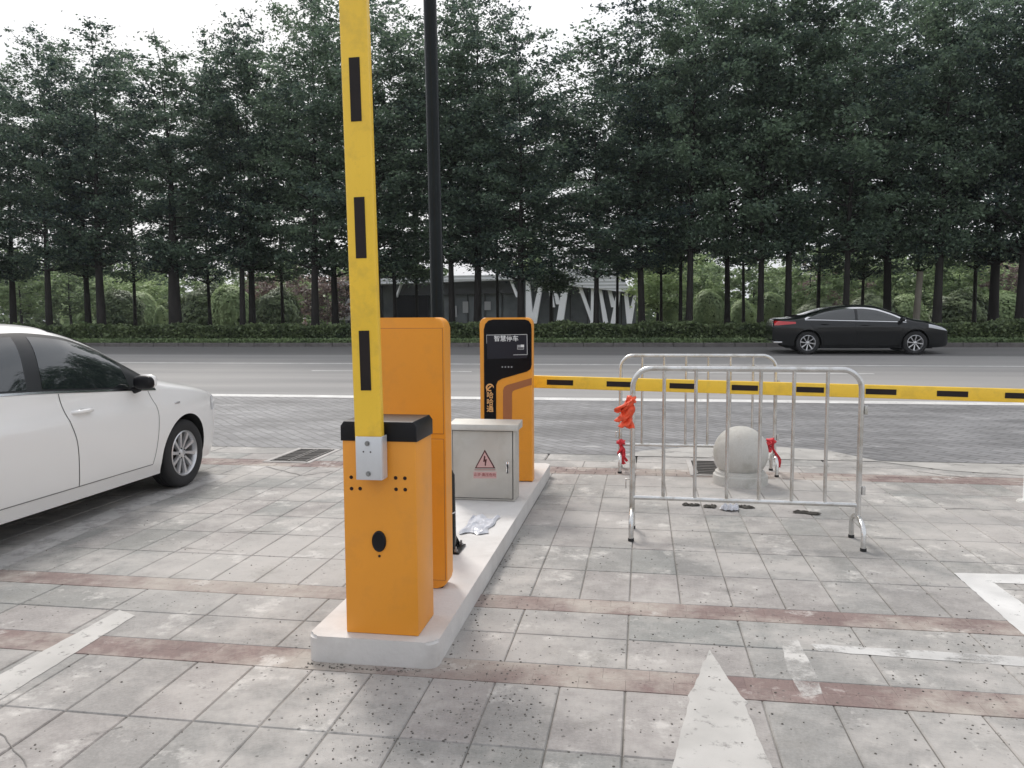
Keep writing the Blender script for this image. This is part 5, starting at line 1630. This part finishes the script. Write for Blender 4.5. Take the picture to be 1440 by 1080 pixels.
# --- the white saloon
white = CarShape(
    top=[(-3.80, 0.82), (-3.76, 1.0), (-3.68, 1.09), (-3.30, 1.15), (-3.00, 1.26), (-2.60, 1.43), (-2.2, 1.505), (-1.8, 1.54), (-1.4, 1.525), (-1.0, 1.43), (-0.62, 1.255), (-0.32, 1.095), (0.0, 1.01), (0.38, 0.935), (0.68, 0.83), (0.86, 0.72), (0.94, 0.60)],
    belt=[(-3.8, 0.76), (-3.6, 1.02), (-2.9, 1.07), (-1.9, 1.035), (-1.2, 0.99), (-0.55, 0.945), (0.0, 0.90), (0.45, 0.83), (0.78, 0.71), (0.94, 0.56)],
    width=[(-3.80, 0.62), (-3.74, 0.70), (-3.6, 0.78), (-3.2, 0.845), (-2.7, 0.875), (-1.5, 0.885), (-0.3, 0.88), (0.1, 0.87), (0.5, 0.82), (0.74, 0.73), (0.87, 0.62), (0.94, 0.50)],
    bottom=[(-3.80, 0.42), (-3.5, 0.27), (-3.1, 0.22), (-2.3, 0.19), (-0.5, 0.19), (0.4, 0.20), (0.85, 0.20), (0.94, 0.27)],
    side=[(0.15, 0.90), (0.22, 0.925), (0.30, 0.955), (0.42, 0.975), (0.6, 0.995), (0.74, 1.0), (0.80, 0.997), (0.86, 0.975), (0.95, 0.955), (1.05, 0.945)],
    lean=0.22)
dlo_w = dict(top=[(-3.15, 1.12), (-2.9, 1.27), (-2.5, 1.40), (-2.1, 1.455), (-1.7, 1.462), (-1.35, 1.435), (-1.0, 1.345), (-0.68, 1.185), (-0.38, 1.005)], x0=-3.12, x1=-0.42,
             panes=[(-2.95, lambda z: -1.90+0.27*(z-1.0), 0), (lambda z: -1.75+0.27*(z-1.0), -0.76, 0)], strip=M['chrome'], ws=(-1.32, -0.36), rw=(-3.2, -2.5), mirror=(-0.73, 1.03))
cw_ = dict()
front_edge = [(0.25, -0.52), (0.45, -0.47), (0.7, -0.45), (0.93, -0.53), (1.0, -0.56)]
mid_edge = [(0.25, -1.43), (0.45, -1.45), (0.65, -1.48), (0.8, -1.54), (0.97, -1.59), (1.05, -1.60)]
rear_edge = [(0.25, -2.26), (0.45, -2.32), (0.65, -2.46), (0.8, -2.70), (0.97, -2.85), (1.07, -2.85)]
car = build_car(white, M['whitepaint'], 0.315, 0.195, '', dlo_w,
    doors=[(front_edge, mid_edge, 0.30), (mid_edge, rear_edge, 0.30)], handles=[(-1.385, 0.865), (-2.40, 0.90)],
    lamps=[('headlight', lambda x: 0.66+0.05*max(0, 0.5-x), lambda x: min(white.belt(x)+0.03, 0.80), 0.52, 0.90, M['clearlamp']),
           ('tail_light', lambda x: 0.80, lambda x: 0.98, -3.74, -3.45, M['redlamp'])])
tag(car, 'white four door saloon car parked at the left, nearest to the viewer', 'car')
wc = G(253, 686)
car.location = (wc.x-0.82, wc.y+0.07, 0.0)
car.rotation_euler = (0, 0, math.pi/2)
# small side repeater badge on the wing
y_ = white.yat(-0.16, 0.80)
box('side_badge', -0.20, -0.12, -(y_+0.006), -(y_-0.002), 0.795, 0.81, M['chrome'], car, bevel=0.001)

for (px, py, Y, rz, lab) in ((285, 460, 58.0, 0.0, 'white car parked far back beyond the hedge beside the thick trunk'),):
    c = copy_tree(car); q = P(px, py, Y)
    c.location = (q.x, Y, pgz(Y)); c.rotation_euler = (0, 0, rz)
    tag(c, lab, 'car')

# --- the black fastback saloon
LB = 5.3
black = CarShape(
    top=[(-4.02, 0.86), (-3.97, 0.98), (-3.85, 1.03), (-3.55, 1.05), (-3.1, 1.14), (-2.6, 1.28), (-2.1, 1.375), (-1.6, 1.41), (-1.15, 1.385), (-0.75, 1.28), (-0.35, 1.13), (0.0, 1.02), (0.3, 0.965), (0.6, 0.885), (0.85, 0.78), (0.98, 0.68), (1.04, 0.58)],
    belt=[(-4.02, 0.80), (-3.8, 0.95), (-3.0, 0.985), (-2.0, 0.96), (-0.5, 0.92), (0.1, 0.88), (0.6, 0.79), (0.9, 0.68), (1.04, 0.54)],
    width=[(-4.02, 0.66), (-3.95, 0.74), (-3.7, 0.84), (-3.0, 0.915), (-1.5, 0.925), (-0.2, 0.92), (0.3, 0.89), (0.65, 0.80), (0.88, 0.68), (1.0, 0.55), (1.04, 0.46)],
    bottom=[(-4.02, 0.42), (-3.7, 0.27), (-3.2, 0.22), (-2.4, 0.19), (-0.4, 0.19), (0.6, 0.20), (0.95, 0.24), (1.04, 0.32)],
    side=[(0.15, 0.90), (0.24, 0.935), (0.34, 0.955), (0.5, 0.975), (0.7, 1.0), (0.80, 1.0), (0.86, 0.98), (0.95, 0.955), (1.05, 0.945)],
    lean=0.27, axles=(0, -3.02))
dlo_b = dict(top=[(-3.12, 1.02), (-2.85, 1.14), (-2.45, 1.255), (-2.0, 1.315), (-1.55, 1.325), (-1.15, 1.29), (-0.75, 1.175), (-0.45, 1.05), (-0.25, 0.95)], x0=-3.12, x1=-0.28,
             panes=[(-2.98, -1.70, 0), (-1.62, -0.45, 0)], strip=M['chrome'], ws=(-1.2, -0.15), rw=(-3.5, -2.35), mirror=(-0.42, 1.0))
fe = [(0.25, -0.48), (0.6, -0.42), (1.0, -0.5)]; me_ = [(0.25, -1.60), (0.6, -1.64), (1.0, -1.68)]; re_ = [(0.25, -2.55), (0.55, -2.62), (0.8, -2.9), (1.0, -3.0)]
bcar = build_car(black, M['blackpaint'], 0.335, 0.22, '', dlo_b,
    doors=[(fe, me_, 0.30), (me_, re_, 0.30)], handles=[(-1.42, 0.85), (-2.55, 0.88)],
    lamps=[('headlight', lambda x: 0.77-0.18*max(0, x-0.35), lambda x: min(black.belt(x)+0.02, 0.87-0.16*max(0, x-0.3)), 0.34, 1.0, M['clearlamp']),
           ('tail_light', lambda x: 0.84+0.09*max(0, x+3.9), lambda x: 0.965-0.05*(x+3.9), -3.98, -3.38, M['redlamp'])], rimspokes=8, chrome_top=True)
bcar.name = 'passing_car'
fw = GR(1302, 499); rw = GR(1148, 499)
ybc = GR(1225, 499).y
q0 = P(1342, 470, ybc).x; q1 = P(1088, 470, ybc).x
kx = (q0-q1)/(1.04+4.02)
bcar.location = (q0-1.04*kx, ybc+0.92, road_z(ybc+0.92)-0.0)
bcar.scale = (kx, 1, 1)
bcar.rotation_euler = (math.atan(SLOPE), 0, 0)
tag(bcar, 'black saloon car with red tail light and chrome window arch on the road', 'car')
box('rear_bumper_trim', -4.0, -3.75, -0.80, 0.80, 0.33, 0.37, M['chrome'], bcar, bevel=0.005)

# ================================================================== PERSON beyond the hedge
def skinned(name, chains, mat, parent):
    vs, es, rad = [], [], []
    idx = {}
    for ch in chains:
        prev = None
        for (key, p, r) in ch:
            if key in idx: i = idx[key]
            else:
                i = len(vs); idx[key] = i; vs.append(p); rad.append(r)
            if prev is not None: es.append((prev, i))
            prev = i
    me = bpy.data.meshes.new(name); me.from_pydata(vs, es, [])
    o = bpy.data.objects.new(name, me); COL.objects.link(o)
    md = o.modifiers.new('skin', 'SKIN')
    if not me.skin_vertices: me.skin_vertices.new(name='skin')
    for i, r in enumerate(rad):
        me.skin_vertices[0].data[i].radius = (r, r)
        me.skin_vertices[0].data[i].use_root = (i == 0)
    sb = o.modifiers.new('sub', 'SUBSURF'); sb.levels = 2; sb.render_levels = 2
    dg = bpy.context.evaluated_depsgraph_get()
    nm = bpy.data.meshes.new_from_object(o.evaluated_get(dg))
    bpy.data.objects.remove(o)
    nm.materials.clear(); nm.materials.append(mat); nm.shade_smooth()
    return put(bpy.data.objects.new(name, nm), parent)
Yp = 60.0
gzp = pgz(Yp)
q = P(430, 449, Yp)
per = empty('person', (q.x, Yp, gzp), -math.pi/2)
chains = [[('pel', (0, 0.02, 0.72), 0.13), ('chest', (0, -0.04, 1.02), 0.125), ('neck', (0, -0.06, 1.17), 0.05), ('hd0', (0, -0.08, 1.24), 0.072), ('hd1', (0, -0.08, 1.31), 0.085)]]
for s_ in (-1, 1):
    chains.append([('chest', (0, -0.04, 1.02), 0.125), ('sh%d' % s_, (s_*0.17, -0.05, 1.08), 0.055), ('el%d' % s_, (s_*0.24, -0.22, 0.90), 0.042), ('wr%d' % s_, (s_*0.24, -0.44, 0.92), 0.028), ('pm%d' % s_, (s_*0.24, -0.50, 0.925), 0.03)])
    chains.append([('pel', (0, 0.02, 0.72), 0.13), ('hip%d' % s_, (s_*0.10, -0.02, 0.69), 0.085), ('kn%d' % s_, (s_*0.13, -0.42, 0.66), 0.056), ('an%d' % s_, (s_*0.13, -0.40, 0.26), 0.038), ('to%d' % s_, (s_*0.13, -0.54, 0.22), 0.035)])
    for f_, (dx, dl) in enumerate(((-0.024, 0.07), (-0.008, 0.082), (0.008, 0.078), (0.024, 0.06))):
        chains.append([('pm%d' % s_, (s_*0.24, -0.50, 0.925), 0.03), ('f%d%d' % (s_, f_), (s_*0.24+dx, -0.535, 0.93), 0.009), ('g%d%d' % (s_, f_), (s_*0.24+dx, -0.535-dl*0.4, 0.905), 0.008)])
    chains.append([('pm%d' % s_, (s_*0.24, -0.50, 0.925), 0.03), ('t%d' % s_, (s_*0.20, -0.51, 0.915), 0.009), ('u%d' % s_, (s_*0.185, -0.535, 0.90), 0.008)])
skinned('body', chains, M['skin'], per)
jk = [[('a', (0, 0.02, 0.76), 0.155), ('chest', (0, -0.04, 1.02), 0.15), ('n', (0, -0.06, 1.14), 0.07)]]
for s_ in (-1, 1): jk.append([('chest', (0, -0.04, 1.02), 0.15), ('s%d' % s_, (s_*0.175, -0.05, 1.075), 0.072), ('e%d' % s_, (s_*0.245, -0.22, 0.90), 0.058), ('w%d' % s_, (s_*0.242, -0.42, 0.92), 0.045)])
skinned('jacket', jk, M['cloth'], per)
tq = [[('p', (0, 0.02, 0.76), 0.14), ('m', (0, 0.02, 0.71), 0.14)]]
for s_ in (-1, 1): tq.append([('m', (0, 0.02, 0.71), 0.14), ('h%d' % s_, (s_*0.11, -0.12, 0.69), 0.095), ('k%d' % s_, (s_*0.13, -0.42, 0.66), 0.072), ('f%d' % s_, (s_*0.13, -0.40, 0.30), 0.058)])
skinned('trousers', tq, M['seamdark'], per)
lathe('hat', [(0, 1.43), (0.06, 1.42), (0.095, 1.38), (0.10, 1.34), (0.17, 1.315), (0.175, 1.305), (0.10, 1.32)], M['hat'], per, seg=28, loc=(0, -0.08, 0.0))
tag(per, 'person in a pale pink jacket and white brimmed hat riding beyond the hedge', 'person')
# the scooter under the rider
sc_ = empty('scooter', (q.x, Yp, gzp), -math.pi/2)
for yy in (-0.72, 0.42):
    w_ = lathe('wheel', [(0.10, -0.035), (0.17, -0.045), (0.205, -0.03), (0.215, 0), (0.205, 0.03), (0.17, 0.045), (0.10, 0.035), (0.10, -0.035)], M['rubber'], sc_, seg=28, loc=(0, yy, 0.215), axis='Y')
    w_.rotation_euler = (0, 0, math.pi/2)
    lathe('rim', [(0, -0.03), (0.10, -0.034), (0.10, 0.034), (0, 0.03)], M['rim'], w_, seg=24, axis='Y')
prism('front_shield', [(-0.60, 0.22), (-0.50, 0.24), (-0.46, 0.62), (-0.50, 0.90), (-0.58, 0.94), (-0.62, 0.70)], -0.16, 0.16, M['hat'], sc_, bevel=0.03, axis='X')
box('deck', -0.13, 0.13, -0.50, 0.10, 0.17, 0.23, M['blackplastic'], sc_, bevel=0.01)
prism('rear_body', [(-0.02, 0.20), (0.45, 0.32), (0.58, 0.50), (0.50, 0.57), (0.0, 0.56)], -0.13, 0.13, M['hat'], sc_, bevel=0.03, axis='X')
prism('seat', [(-0.10, 0.565), (0.46, 0.58), (0.48, 0.63), (0.2, 0.625), (-0.10, 0.62)], -0.12, 0.12, M['blackplastic'], sc_, bevel=0.02, axis='X')
tube('handlebar', [(-0.30, -0.50, 0.90), (-0.14, -0.55, 0.93), (0.14, -0.55, 0.93), (0.30, -0.50, 0.90)], 0.014, M['blackplastic'], sc_, seg=10)
box('carrier_box', -0.17, 0.17, 0.42, 0.74, 0.66, 0.96, M['cloth'], sc_, bevel=0.03)
tag(sc_, 'white motor scooter under the rider in the white hat beyond the hedge', 'scooter')

# ================================================================== AIR
hm = bpy.data.materials.new('haze'); hm.use_nodes = True
hm.node_tree.nodes.clear()
ho = hm.node_tree.nodes.new('ShaderNodeOutputMaterial'); hv = hm.node_tree.nodes.new('ShaderNodeVolumePrincipled')
hv.inputs['Color'].default_value = (0.90, 0.95, 1.0, 1); hv.inputs['Density'].default_value = 0.00032; hv.inputs['Anisotropy'].default_value = 0.3
hm.node_tree.links.new(hv.outputs['Volume'], ho.inputs['Volume'])
tag(box('haze', -950, 950, -320, 920, -1.2, 24.0, hm), kind='stuff')
